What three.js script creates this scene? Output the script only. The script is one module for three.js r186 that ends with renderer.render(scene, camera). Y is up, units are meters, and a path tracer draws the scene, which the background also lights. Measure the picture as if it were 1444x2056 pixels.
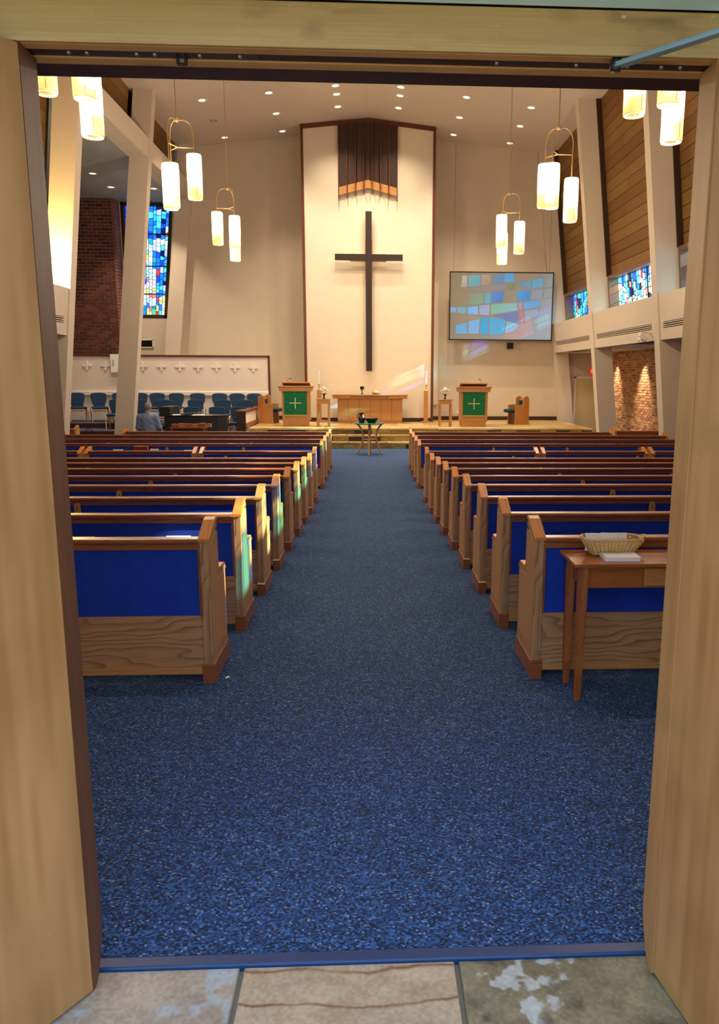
import * as THREE from 'three';
import { RoundedBoxGeometry } from 'three/addons/geometries/RoundedBoxGeometry.js';
import { mergeGeometries, mergeVertices } from 'three/addons/utils/BufferGeometryUtils.js';
import { TextGeometry } from 'three/addons/geometries/TextGeometry.js';
import { FontLoader } from 'three/addons/loaders/FontLoader.js';
import { MarchingCubes } from 'three/addons/objects/MarchingCubes.js';
import { RectAreaLightUniformsLib } from 'three/addons/lights/RectAreaLightUniformsLib.js';

// ---------- camera, sky, sun, exposure ----------
const renderer = new THREE.WebGLRenderer({ antialias: true });
renderer.toneMapping = THREE.LinearToneMapping;
renderer.toneMappingExposure = 1.0;
renderer.shadowMap.enabled = true;
RectAreaLightUniformsLib.init();
const scene = new THREE.Scene();
const W = 1444, H = 2056, F = 1564.12;
const camera = new THREE.PerspectiveCamera(2 * Math.atan(H / 2 / F) * 180 / Math.PI, W / H, 0.05, 120);
camera.position.set(0, 1.65, 0);
camera.rotation.set(-0.186311, -0.049413, 0.00541, 'YXZ');
camera.setViewOffset(W, H, W / 2 - 818.83, H / 2 - 1049.1, W, H);

const SKY = 2.5, SUN = 38, SPOT = 44, LAMP = 6, BELOW = 13;
{
  const w = 256, h = 128, d = new Float32Array(w * h * 4);
  for (let j = 0; j < h; j++) for (let i = 0; i < w; i++) {
    const el = (j + 0.5) / h * 2 - 1, az = i / w * Math.PI * 2, k = (j * w + i) * 4;
    const t = Math.pow(Math.max(0, el), 0.55);
    const c = 0.5 + 0.5 * Math.sin(az * 3 + 5 * el) * Math.sin(az * 5 - 7 * el + 1);
    const cl = Math.max(0, c - 0.45) * 0.9 * Math.min(1, Math.max(0, el) * 5);
    const up = el > 0 ? 1 : 0;
    const base = up ? [0.76 - 0.46 * t, 0.93 - 0.38 * t, 1.18 - 0.1 * t] : [0.3, 0.29, 0.25];
    for (let q = 0; q < 3; q++) d[k + q] = base[q] + (1.15 - base[q]) * (up ? cl : 0);
    d[k + 3] = 1;
  }
  const sky = new THREE.DataTexture(d, w, h, THREE.RGBAFormat, THREE.FloatType);
  sky.mapping = THREE.EquirectangularReflectionMapping; sky.magFilter = THREE.LinearFilter; sky.needsUpdate = true;
  scene.background = sky; scene.backgroundIntensity = SKY;
}
const sun = new THREE.DirectionalLight(0xfff4e2, SUN);
sun.name = 'sun';
sun.target.position.set(0, 0, -12); sun.position.set(20, 9, -9);
sun.castShadow = true; sun.shadow.mapSize.set(2048, 2048);
Object.assign(sun.shadow.camera, { left: -18, right: 18, top: 14, bottom: -14, near: 1, far: 60 });
scene.add(sun, sun.target);

// ---------- small tools ----------
function rng(a) { return () => { a |= 0; a = a + 0x6D2B79F5 | 0; let t = Math.imul(a ^ a >>> 15, 1 | a); t = t + Math.imul(t ^ t >>> 7, 61 | t) ^ t; return ((t ^ t >>> 14) >>> 0) / 4294967296; }; }
const R = rng(77);
const used = {};
const numbered = (n) => { const k = used[n] = (used[n] ?? -1) + 1; return k ? `${n}_${String(k).padStart(3, '0')}` : n; };
const V = (x, y, z) => new THREE.Vector3(x, y, z);

const P32 = new Uint32Array(4096); { const r = rng(5); for (let i = 0; i < 4096; i++) P32[i] = r() * 4294967296; }
const hash = (x, y, s) => P32[(P32[(P32[s & 4095] + x) & 4095] + y) & 4095] / 4294967296;
function vn(x, y, px, py, s) {            // value noise that repeats after px, py cells
  const xi = Math.floor(x), yi = Math.floor(y), fx = x - xi, fy = y - yi;
  const a = ((xi % px) + px) % px, b = (a + 1) % px, c = ((yi % py) + py) % py, e = (c + 1) % py;
  const u = fx * fx * (3 - 2 * fx), v = fy * fy * (3 - 2 * fy);
  return (hash(a, c, s) * (1 - u) + hash(b, c, s) * u) * (1 - v) + (hash(a, e, s) * (1 - u) + hash(b, e, s) * u) * v;
}
const fbm = (x, y, px, py, s, o = 4) => { let t = 0, a = 0.5, n = 0; for (let i = 0; i < o; i++) { t += a * vn(x, y, px, py, s + i * 17); n += a; a *= 0.5; x *= 2; y *= 2; px *= 2; py *= 2; } return t / n; };
function texture(w, h, fn, repeat, srgb = true) {
  const d = new Uint8Array(w * h * 4);
  for (let j = 0; j < h; j++) for (let i = 0; i < w; i++) {
    const c = fn(i / w, j / h, i, j), k = (j * w + i) * 4;
    for (let q = 0; q < 3; q++) d[k + q] = Math.max(0, Math.min(255, c[q]));
    d[k + 3] = 255;
  }
  const t = new THREE.DataTexture(d, w, h);
  t.wrapS = t.wrapT = THREE.RepeatWrapping; t.magFilter = THREE.LinearFilter; t.minFilter = THREE.LinearMipmapLinearFilter; t.generateMipmaps = true;
  if (srgb) t.colorSpace = THREE.SRGBColorSpace;
  if (repeat) t.repeat.set(1 / repeat[0], 1 / repeat[1]);
  t.needsUpdate = true;
  return t;
}
const hex = (c) => [c >> 16 & 255, c >> 8 & 255, c & 255];
const mix = (a, b, t) => [a[0] + (b[0] - a[0]) * t, a[1] + (b[1] - a[1]) * t, a[2] + (b[2] - a[2]) * t];
function woodTex(light, dark, { seed = 1, rings = 9, warp = 1.4, streak = 0.35, ring = 0.75, size = [1.4, 0.35], w = 1024, h = 256 } = {}) {
  light = hex(light); dark = hex(dark);
  return texture(w, h, (u, v) => {
    const wv = warp * (fbm(u * 3, v * 3, 3, 3, seed, 3) - 0.5) + 0.12 * (fbm(u * 10, v * 8, 10, 8, seed + 9, 2) - 0.5);
    let t = v * rings + wv * 3; t -= Math.floor(t);
    const lines = Math.pow(t, 3.5) * (1 - Math.pow(t, 40)) * (0.45 + 0.55 * fbm(u * 4, v * 6, 4, 6, seed + 3, 2)) * ring;
    const st = (vn(u * 14, v * 160, 14, 160, seed + 5) - 0.5) * streak + (vn(u * 40, v * 240, 40, 240, seed + 6) - 0.5) * streak * 0.6;
    return mix(light, dark, Math.max(0, Math.min(1, lines + st * 0.8 + 0.12)));
  }, size);
}
const std = (o) => new THREE.MeshStandardMaterial(o);
const phy = (o) => new THREE.MeshPhysicalMaterial(o);

// metres as texture coordinates; u runs along the grain axis
function uvBox(g, axis = 'x', ox = 0, oy = 0) {
  const p = g.attributes.position, n = g.attributes.normal, uv = new Float32Array(p.count * 2);
  const A = { x: 0, y: 1, z: 2 }[axis], oth = [0, 1, 2].filter((i) => i !== A);
  for (let i = 0; i < p.count; i++) {
    const P = [p.getX(i), p.getY(i), p.getZ(i)], N = [Math.abs(n.getX(i)), Math.abs(n.getY(i)), Math.abs(n.getZ(i))];
    const m = N[0] >= N[1] && N[0] >= N[2] ? 0 : N[1] >= N[2] ? 1 : 2;
    if (m === A) { uv[2 * i] = P[oth[0]] * 0.25 + ox; uv[2 * i + 1] = P[oth[1]] + oy; }
    else { uv[2 * i] = P[A] + ox; uv[2 * i + 1] = P[oth[0] === m ? oth[1] : oth[0]] + oy; }
  }
  g.setAttribute('uv', new THREE.BufferAttribute(uv, 2));
  return g;
}
function clean(g) {                     // non-indexed, only position / normal / uv
  const q = g.index ? g.toNonIndexed() : g;
  for (const k of Object.keys(q.attributes)) if (!['position', 'normal', 'uv'].includes(k)) q.deleteAttribute(k);
  if (!q.attributes.uv) q.setAttribute('uv', new THREE.BufferAttribute(new Float32Array(q.attributes.position.count * 2), 2));
  q.morphAttributes = {}; q.clearGroups?.();
  return q;
}
const merge = (a) => Array.isArray(a) ? (a.length > 1 ? mergeGeometries(a.map(clean)) : clean(a[0])) : clean(a);
// box from centre + size, optional rounding r
function bx(cx, cy, cz, w, h, d, r = 0) {
  const g = r ? new RoundedBoxGeometry(w, h, d, 1, Math.min(r, w / 2.01, h / 2.01, d / 2.01)) : new THREE.BoxGeometry(w, h, d);
  return g.translate(cx, cy, cz);
}
// box from two corners
const bc = (x0, y0, z0, x1, y1, z1, r = 0) => bx((x0 + x1) / 2, (y0 + y1) / 2, (z0 + z1) / 2, Math.abs(x1 - x0), Math.abs(y1 - y0), Math.abs(z1 - z0), r);
// polygon in x,y pushed from z0 to z1
function poly(pts, z0, z1, bevel = 0) {
  const s = new THREE.Shape(pts.map((p) => new THREE.Vector2(p[0], p[1])));
  const a = Math.min(z0, z1), b = Math.max(z0, z1);
  const g = new THREE.ExtrudeGeometry(s, { depth: b - a - 2 * bevel, bevelEnabled: bevel > 0, bevelThickness: bevel, bevelSize: bevel, bevelOffset: -bevel, bevelSegments: 2, curveSegments: 12 });
  return g.translate(0, 0, a + bevel);
}
// the same with the polygon's first axis along z (given as forward distance) and the push along x
const polyX = (pts, x0, x1, bevel = 0) => poly(pts, x0, x1, bevel).applyMatrix4(new THREE.Matrix4().set(0, 0, 1, 0, 0, 1, 0, 0, -1, 0, 0, 0, 0, 0, 0, 1));
const lathe = (pts, n = 24) => new THREE.LatheGeometry(pts.map((p) => new THREE.Vector2(p[0], p[1])), n);
const tube = (pts, r, n = 20, k = 8) => new THREE.TubeGeometry(new THREE.CatmullRomCurve3(pts.map((p) => V(...p))), n, r, k);
const rod = (a, b, r0, r1 = r0, n = 10) => {
  const A = V(...a), B = V(...b), g = new THREE.CylinderGeometry(r1, r0, A.distanceTo(B), n);
  return g.applyQuaternion(new THREE.Quaternion().setFromUnitVectors(V(0, 1, 0), B.clone().sub(A).normalize())).translate(...A.add(B).multiplyScalar(0.5).toArray());
};
function mesh(name, g, m, parent) {
  const o = new THREE.Mesh(merge(g), m);
  o.name = parent ? name : numbered(name); o.castShadow = o.receiveShadow = true;
  (parent ?? scene).add(o);
  return o;
}
let partNo = {};
function part(name, g, m, parent) { return mesh(name, g, m, parent); }
function thing(name, label, category, [x, y, z] = [0, 0, 0], turn = 0, group) {
  const o = new THREE.Group(); o.name = numbered(name); scene.add(o);
  o.position.set(x, y, z); o.rotation.y = turn; o.userData = { label, category };
  if (group) o.userData.group = group;
  return o;
}
function tag(o, label, category, group) { o.userData = { label, category }; if (group) o.userData.group = group; return o; }
function struct(name, g, m) { const o = g ? mesh(name, g, m) : new THREE.Group(); if (!g) { o.name = numbered(name); scene.add(o); } o.userData = { kind: 'structure' }; return o; }
function dup(o, [x, y, z], turn, label) { const c = o.clone(); c.name = numbered(o.name.replace(/_\d{3}$/, '')); c.position.set(x, y, z); c.rotation.y = turn; c.userData = { ...o.userData, label }; scene.add(c); return c; }
const ORD = ['first', 'second', 'third', 'fourth', 'fifth', 'sixth', 'seventh', 'eighth', 'ninth', 'tenth', 'eleventh', 'twelfth', 'thirteenth'];
// ---------- materials ----------
const oakT = woodTex(0xbf9265, 0x754a28, { seed: 11, rings: 8, warp: 1.6, ring: 0.9, size: [1.3, 0.34] });
const oakFine = woodTex(0xc69458, 0x8d5a2a, { seed: 31, rings: 16, warp: 0.7, ring: 0.5, streak: 0.4, size: [1.3, 0.4] });
const oak = std({ map: oakT, roughness: 0.42, bumpMap: oakT, bumpScale: 0.0006 });
const oakEnd = std({ map: oakFine, roughness: 0.4 });
const oakCap = std({ map: oakFine, color: 0xffd9a0, roughness: 0.33 });
const oakRail = std({ map: oakT, color: 0xd2a68c, roughness: 0.3 });
const oakAltar = std({ map: woodTex(0xbf8a50, 0x8d5a2a, { seed: 41, rings: 10, warp: 0.9, ring: 0.5, streak: 0.4, size: [1.0, 0.5] }), roughness: 0.45 });
const cherry = std({ map: woodTex(0xa5602c, 0x6d3513, { seed: 51, rings: 5, warp: 1.6, ring: 0.6, streak: 0.25, size: [1.2, 0.5] }), roughness: 0.25 });
const cherryPale = std({ map: woodTex(0xb98350, 0x8a5526, { seed: 55, rings: 5, warp: 2.4, ring: 0.6, streak: 0.25, size: [0.7, 0.3] }), roughness: 0.3 });
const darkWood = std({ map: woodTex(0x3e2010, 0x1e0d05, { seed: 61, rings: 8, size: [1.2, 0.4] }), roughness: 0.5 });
const redWood = std({ map: woodTex(0x6a3015, 0x3c1808, { seed: 63, rings: 8, size: [1.2, 0.4] }), roughness: 0.45 });
const crossWood = std({ map: woodTex(0x2e1c0c, 0x160b04, { seed: 65, rings: 6, size: [1.2, 0.4] }), roughness: 0.55 });
const brass = std({ color: 0xc9a352, metalness: 0.9, roughness: 0.35 });
const plankT = woodTex(0x8a662e, 0x5c4018, { seed: 71, rings: 7, warp: 0.8, ring: 0.35, streak: 0.45, size: [1.6, 0.5] });
const plankMats = [0xffffff, 0xf0e4d4, 0xe2d3bf].map((c) => std({ map: plankT, color: c, roughness: 0.65 }));
// door leaves: a smooth veneer weathered in soft upright streaks
const doorT = texture(1024, 512, (v, u) => {
  const a = fbm(u * 6, v * 3, 6, 3, 3, 4), b = vn(u * 40, v * 5, 40, 5, 8), c = fbm(u * 3, v * 8, 3, 8, 21, 4);
  let t = 0.5 * a + 0.25 * b + 0.25 * c;
  const col = mix(mix([152, 106, 54], [198, 150, 94], t * 1.7 - 0.35), [126, 102, 44], Math.max(0, c - 0.55) * 1.1);
  const sp = vn(u * 180, v * 60, 180, 60, 33) > 0.985 ? 26 : 0;
  return [col[0] + sp, col[1] + sp, col[2] + sp];
}, [1.5, 0.8]);
const doorMat = std({ map: doorT, roughness: 0.5 });
const headT = texture(1024, 256, (u, v) => {
  const a = fbm(u * 5, v * 4, 5, 4, 13, 5), b = vn(u * 6, v * 70, 6, 70, 8);
  const m = Math.max(0, fbm(u * 14, v * 3, 14, 3, 91, 3) - 0.62) * 1.6;
  let col = mix(mix([176, 142, 84], [208, 176, 114], 0.7 * a + 0.3 * b), [110, 82, 46], m);
  if (vn(u * 60, v * 30, 60, 30, 51) > 0.965 && vn(u * 150, v * 26, 150, 26, 52) > 0.55) col = [218, 196, 150];
  return col;
}, [1.7, 0.14]);
const headMat = std({ map: headT, roughness: 0.55 });
const jambT = texture(1024, 256, (v, u) => {
  const t = fbm(u * 5, v * 6, 5, 6, 43, 4), s = vn(u * 60, v * 6, 60, 6, 46);
  return mix([88, 62, 42], [130, 97, 68], 0.75 * t + 0.25 * s);
}, [1.3, 0.3]);
const jambMat = std({ map: jambT, color: 0xffe4c8, roughness: 0.5 });
const stripMat = std({ map: headT, color: 0xffe8d8, roughness: 0.5 });
const stopMat = std({ map: jambT, color: 0x7a5c4a, roughness: 0.55 });

const plaster = (c, k = 7, s = 5) => { const b = hex(c); return texture(256, 256, (u, v) => { const t = (fbm(u * 8, v * 8, 8, 8, s, 4) - 0.5) * k; return [b[0] + t, b[1] + t, b[2] + t]; }, [2.5, 2.5]); };
const wallMat = std({ map: plaster(0xcdbfa8), roughness: 0.85 });
const panelMat = std({ map: plaster(0xdfd2ba, 6, 15), roughness: 0.85 });
const ceilMat = std({ map: plaster(0xd2c4b2, 5, 25), roughness: 0.9 });
const columnMat = std({ map: plaster(0xd0c2ad, 6, 35), roughness: 0.8 });
const whiteMat = std({ color: 0xe9e2d6, roughness: 0.7 });
const transeptCeil = std({ map: texture(256, 256, (u, v) => { const t = (fbm(u * 6, v * 3, 6, 3, 64, 5) - 0.5) * 34; return [168 + t, 170 + t, 160 + t]; }, [5, 5]), roughness: 0.55 });
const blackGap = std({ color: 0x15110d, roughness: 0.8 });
const blackGloss = phy({ color: 0x060607, roughness: 0.22, clearcoat: 0.6, clearcoatRoughness: 0.1 });
const blackMatte = std({ color: 0x0d0d0f, roughness: 0.6 });
const steel = std({ color: 0x8e9296, metalness: 0.85, roughness: 0.35 });
const steelDark = std({ color: 0x4a453f, metalness: 0.7, roughness: 0.4 });
const paleBlue = std({ color: 0xc4eef2, roughness: 0.55 });
const paper = std({ color: 0xf1f0ea, roughness: 0.75 });

// looped-pile carpet, about 7 mm a loop
function carpetTex() {
  const n = 1024, cell = 8, cols = n / cell, r = rng(401), tone = [], jx = [], jy = [];
  const pal = [[14, 25, 46], [26, 56, 102], [42, 90, 150], [33, 71, 124], [70, 118, 182], [18, 35, 62], [54, 95, 148], [132, 150, 186], [80, 84, 96]];
  for (let i = 0; i < cols * cols; i++) { const q = r(); tone.push(pal[q < 0.2 ? 0 : q < 0.4 ? 1 : q < 0.56 ? 2 : q < 0.7 ? 3 : q < 0.79 ? 4 : q < 0.88 ? 5 : q < 0.95 ? 6 : q < 0.98 ? 7 : 8]); jx.push(r() - 0.5); jy.push(r() - 0.5); }
  const bump = new Float32Array(n * n);
  const col = texture(n, n, (u, v, x, y) => {
    let best = 9, bi = 0;
    const cx = Math.floor(x / cell), cy = Math.floor(y / cell);
    for (let a = -1; a < 2; a++) for (let b = -1; b < 2; b++) {
      const ix = (cx + a + cols) % cols, iy = (cy + b + cols) % cols, k = iy * cols + ix;
      const dx = (x / cell - (cx + a + 0.5 + jx[k] * 0.7)) * 0.85, dy = (y / cell - (cy + b + 0.5 + jy[k] * 0.7)) * 1.15, d = dx * dx + dy * dy;
      if (d < best) { best = d; bi = k; }
    }
    bump[y * n + x] = Math.max(0, 1 - best * 2);
    return tone[bi];
  }, [0.9, 0.9]);
  const bmp = texture(n, n, (u, v, x, y) => { const q = 255 * bump[y * n + x]; return [q, q, q]; }, [0.9, 0.9], false);
  return [col, bmp];
}
const [carT, carB] = carpetTex();
const carpet = phy({ map: carT, bumpMap: carB, bumpScale: 0.005, roughness: 0.95, sheen: 0.5, sheenColor: new THREE.Color(0x86a4cc), sheenRoughness: 0.55 });
const weaveT = texture(256, 256, (u, v) => { const t = vn(u * 128, v * 64, 128, 64, 3) * 22 + (fbm(u * 4, v * 4, 4, 4, 8, 3) - 0.5) * 14; return [4 + t * 0.2, 46 + t * 0.7, 150 + t]; }, [0.25, 0.25]);
const blueFabric = std({ map: weaveT, roughness: 0.92 });
const chairT = texture(256, 256, (u, v) => { const t = vn(u * 90, v * 90, 90, 90, 3) * 26; return [8 + t * 0.5, 38 + t * 0.8, 66 + t]; }, [0.3, 0.3]);
const chairFabric = std({ map: chairT, roughness: 0.9 });
const greyBlueFabric = std({ map: chairT, color: 0xe8c8b8, roughness: 0.9 });
const beech = std({ map: woodTex(0xd9b083, 0xb07f4c, { seed: 81, rings: 8, ring: 0.3, size: [0.8, 0.3], w: 512, h: 128 }), roughness: 0.45 });
const greenCloth = std({ map: texture(128, 128, (u, v) => { const t = vn(u * 64, v * 64, 64, 64, 3) * 20 + (fbm(u * 5, v * 5, 5, 5, 6, 3) - 0.5) * 26; return [8 + t * 0.3, 96 + t, 58 + t * 0.7]; }, [0.4, 0.4]), roughness: 0.95 });
const stonePlat = [0xb89c66, 0xac9058, 0xc2aa76, 0xa4864e].map((c, i) => { const b = hex(c); return std({ map: texture(256, 256, (u, v) => { const t = (fbm(u * 4, v * 4, 4, 4, 100 + i, 5) - 0.5) * 70 + (vn(u * 40, v * 40, 40, 40, 7 + i) - 0.5) * 16; return [b[0] + t, b[1] + t, b[2] + t * 0.8]; }, [1.2, 0.8]), roughness: 0.35 }); });
const stoneRise = [0x7d6a35, 0x24211c, 0x8b753c, 0x574726, 0x94804a, 0x2e2a24].map((c, i) => { const b = hex(c); return std({ map: texture(128, 128, (u, v) => { const t = (fbm(u * 5, v * 5, 5, 5, 200 + i, 5) - 0.5) * (i % 4 === 1 ? 24 : 80); return [b[0] + t, b[1] + t * 0.9, b[2] + t * 0.6]; }, [0.5, 0.3]), roughness: 0.45 }); });
// ---------- the shell: sloping floor, walls, roof, leaning frames ----------
const LEAN = 0.116, PHI = Math.atan(LEAN);
const inX = (y, off = 0) => 6.64 - LEAN * y + off;            // distance of the leaning inner plane from the axis
const FRAMES = [2.0, 7.08, 12.16, 17.24, 22.3, 27.2];          // near faces of the leaning frames, metres from the camera
const floorY = (d) => d < 4.06 ? 0 : d < 11.3 ? -(d - 4.06) * 0.0486 : d < 12.4 ? -0.352 - (d - 11.3) * 0.004 : d < 13.9 ? -0.356 - (d - 12.4) * 0.0293 : -0.4;
struct('floor', uvBox(polyX([[2.0, 0], [4.06, 0], [11.3, -0.352], [12.4, -0.356], [13.9, -0.4], [28.6, -0.4], [28.6, -0.9], [2.0, -0.9]], -12.2, 8.4), 'x'), carpet);
struct('trim', bc(-0.8, -0.02, -2.0, 0.84, 0.01, -1.955, 0.006), std({ color: 0x123a66, roughness: 0.35 })).name = 'trim_1';

// end walls
struct('wall_back', uvBox(poly([[-inX(-0.6, 0.4), -0.6], [8.4, -0.6], [8.4, 9.7], [-inX(9.7, 0.4), 9.7]], -27.5, -27.75), 'x'), wallMat);
struct('wall_transept_back', uvBox(merge([bc(-12.2, -0.6, -28.0, -8.3, 9, -28.3), bc(-8.3, 7.32, -28.0, -6.3, 9, -28.3), poly([[-8.3, -0.6], [-6.3, -0.6], [-6.3, 7.32], [-6.56, 7.32], [-6.93, 3.55], [-8.3, 3.55]], -28.0, -28.3)]), 'x'), wallMat);
struct('wall_front', uvBox(merge([bc(-12.2, -0.9, -1.9, -0.86, 10, -2.1), bc(0.9, -0.9, -1.9, 8.4, 10, -2.1), bc(-0.86, 2.5, -1.9, 0.9, 10, -2.1)]), 'x'), wallMat);
struct('wall_transept_left', uvBox(bc(-12.2, -0.9, -17.2, -11.9, 9, -28.3), 'z'), wallMat);
struct('wall_transept_near', uvBox(bc(-12.2, -0.9, -17.25, -7.1, 9, -17.5), 'x'), wallMat);
struct('wall_aisle_left', uvBox(bc(-8.2, -0.9, -1.9, -8.0, 2.6, -17.4), 'z'), wallMat);

// roof: two shallow slopes and a flat soffit along each side
const roofY = (x) => 9.57 - 0.1105 * Math.abs(x);
struct('ceiling', uvBox(poly([[-5.66, roofY(5.66)], [0, 9.57], [5.66, roofY(5.66)], [5.66, 9.9], [0, 10.4], [-5.66, 9.9]], -1.9, -28.3), 'z'), ceilMat);
for (const s of [-1, 1]) struct('ceiling_soffit', uvBox(bc(s * 5.6, 8.95, -1.9, s * (s > 0 ? 8.4 : 12.2), 9.2, -28.3), 'z'), ceilMat);
struct('ceiling_transept', uvBox(bc(-12.2, 7.3, -17.3, -6.2, 7.5, -28.3), 'x'), transeptCeil);
struct('ceiling_aisle', uvBox(bc(6.5, 2.45, -1.9, 8.4, 2.62, -27.6), 'z'), wallMat);
struct('ceiling_aisle', uvBox(bc(-8.2, 2.45, -1.9, -6.5, 2.62, -17.4), 'z'), wallMat);

// leaning frame columns
for (const s of [-1, 1]) for (const d of FRAMES) {
  const y0 = -0.5, y1 = 8.95;
  struct('column', uvBox(poly([[s * inX(y0), y0], [s * inX(y0, 0.51), y0], [s * inX(y1, 0.51), y1], [s * inX(y1), y1]], -d, -d - 0.32), 'y'), columnMat);
}
// a local frame on the leaning plane: +x outwards, +y up the lean, z as in the room
function leanGroup(o, s, y, off) { o.position.set(s * inX(y, off), y, 0); o.rotation.z = s * PHI; return o; }

// low beam with air grilles and glass strip above; s = side, i = bay number (between frame i and i + 1)
const SLOTS = [2.715, 2.757, 2.799];
function lowBay(s, i, seen) {
  const z0 = -FRAMES[i] - 0.32, z1 = -FRAMES[i + 1], o = 0.03;
  const q = (y, off) => [s * inX(y, off), y];
  const beam = struct('beam', uvBox(merge([
    poly([q(2.45, o), q(2.45, 0.6), q(2.69, 0.6), q(2.69, o)], z0, z1),
    poly([q(2.825, o), q(2.825, 0.6), [s * inX(3.41, 1.0), 2.9], q(3.41, 1.0), q(3.41, o)], z0, z1),
    poly([q(2.69, 0.09), q(2.69, 0.6), q(2.825, 0.6), q(2.825, 0.09)], z0, z1),
    ...[[z0, z0 - 0.18], [z1 + 0.18, z1]].map(([a, b]) => poly([q(2.69, o), q(2.69, 0.1), q(2.825, 0.1), q(2.825, o)], a, b)),
  ]), 'z'), columnMat);
  const grille = part('air_grille', poly([q(2.69, 0.075), q(2.69, 0.09), q(2.825, 0.09), q(2.825, 0.075)], z0 - 0.18, z1 + 0.18), blackGap, beam);
  for (const y of SLOTS) part('slat', poly([q(y - 0.006, o), q(y - 0.006, 0.075), q(y + 0.012, 0.075), q(y + 0.012, o)], z0 - 0.18, z1 + 0.18), columnMat, grille);
}
for (let i = 0; i < 5; i++) lowBay(1, i);
for (let i = 0; i < 3; i++) lowBay(-1, i);

// boarded upper walls: planks one by one where the photo shows them
function boarded(s, i, yLow, yHigh, planks) {
  const z0 = -FRAMES[i] - 0.32, z1 = -FRAMES[i + 1], L = z0 - z1;
  const g = struct(s > 0 ? 'wall_right' : 'wall_left');
  leanGroup(g, s, yLow, 0.62);
  const hgt = (yHigh - yLow) / Math.cos(PHI);
  const back = part('backing', uvBox(bc(s * 0.03, 0, z0 + 0.2, s * 0.2, hgt, z1 - 0.2), 'z'), planks ? blackGap : plankMats[0], g);
  if (i === 0) part('sun_block_panel', uvBox(bc(-s * 0.12, -1.05, z0, s * 0.2, 0, -3.2), 'z'), plankMats[0], g);  // unseen boarding added to keep the sun off the first pew
  if (s > 0) part('corner_board', uvBox(bc(-s * 0.14, 0, z1 + 0.045, s * 0.02, hgt, z1), 'y'), darkWood, g);
  if (s > 0 || i > 2) part('corner_board', uvBox(bc(-s * 0.14, 0, z0 - 0.045, s * 0.02, hgt, z0), 'y'), darkWood, g);
  if (!planks) return;
  const n = Math.round(hgt / 0.27), h = hgt / n, r = rng(900 + i * 7 + (s > 0 ? 0 : 50));
  for (let k = 0; k < n; k++) {
    const cut = z1 + L * (k % 2 ? 0.28 + 0.1 * r() : 0.62 + 0.14 * r());
    for (const [a, b] of [[z0, cut + 0.004], [cut - 0.004, z1]]) {
      const x0 = -0.008 * r();
      part('plank', uvBox(bc(s * x0, k * h + 0.007, a, s * 0.03, k * h + h - 0.007, b), 'z', r() * 5, r() * 3), plankMats[Math.floor(r() * 3)], g);
    }
  }
}
for (let i = 0; i < 5; i++) boarded(1, i, 4.4, 8.96, i >= 1);
for (let i = 0; i < 3; i++) boarded(-1, i, 4.4, 8.96, i >= 1);
for (let i = 3; i < 5; i++) boarded(-1, i, 7.76, 8.96, true);

// left transept opening: high beam
for (let i = 3; i < 5; i++) {
  const z0 = -FRAMES[i] - 0.32, z1 = -FRAMES[i + 1], q = (y, off) => [-inX(y, off), y];
  struct('beam', uvBox(poly([q(7.27, 0.02), q(7.27, 0.51), q(7.75, 0.75), q(7.75, 0.02)], z0, z1), 'z'), columnMat);
}

// ---------- stained glass ----------
const glassOf = (c, k = 1) => phy({ color: c, transmission: 1, thickness: 0, roughness: 0.5, specularIntensity: 0.5, ior: 1.45 });
const GLASS = {
  royal: glassOf(0x1848d8), blue: glassOf(0x2276ea), azure: glassOf(0x3cb2f4), cyan: glassOf(0x55dcf0), teal: glassOf(0x2a9ca0), pale: glassOf(0xb9e6f5), white: glassOf(0xf6f7f2),
  lilac: glassOf(0xb6b4ea), red: glassOf(0xe0383a), coral: glassOf(0xf07a66), pink: glassOf(0xeeb6c4), yellow: glassOf(0xf0e060), green: glassOf(0x58b56a), navy: glassOf(0x061a4e), dark: glassOf(0x17242a),
};
const lead = std({ color: 0x14120f, roughness: 0.6 });
const pick = (r, list) => { let t = r() * list.reduce((a, b) => a + b[1], 0); for (const [n, w] of list) if ((t -= w) < 0) return n; return list[0][0]; };
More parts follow.
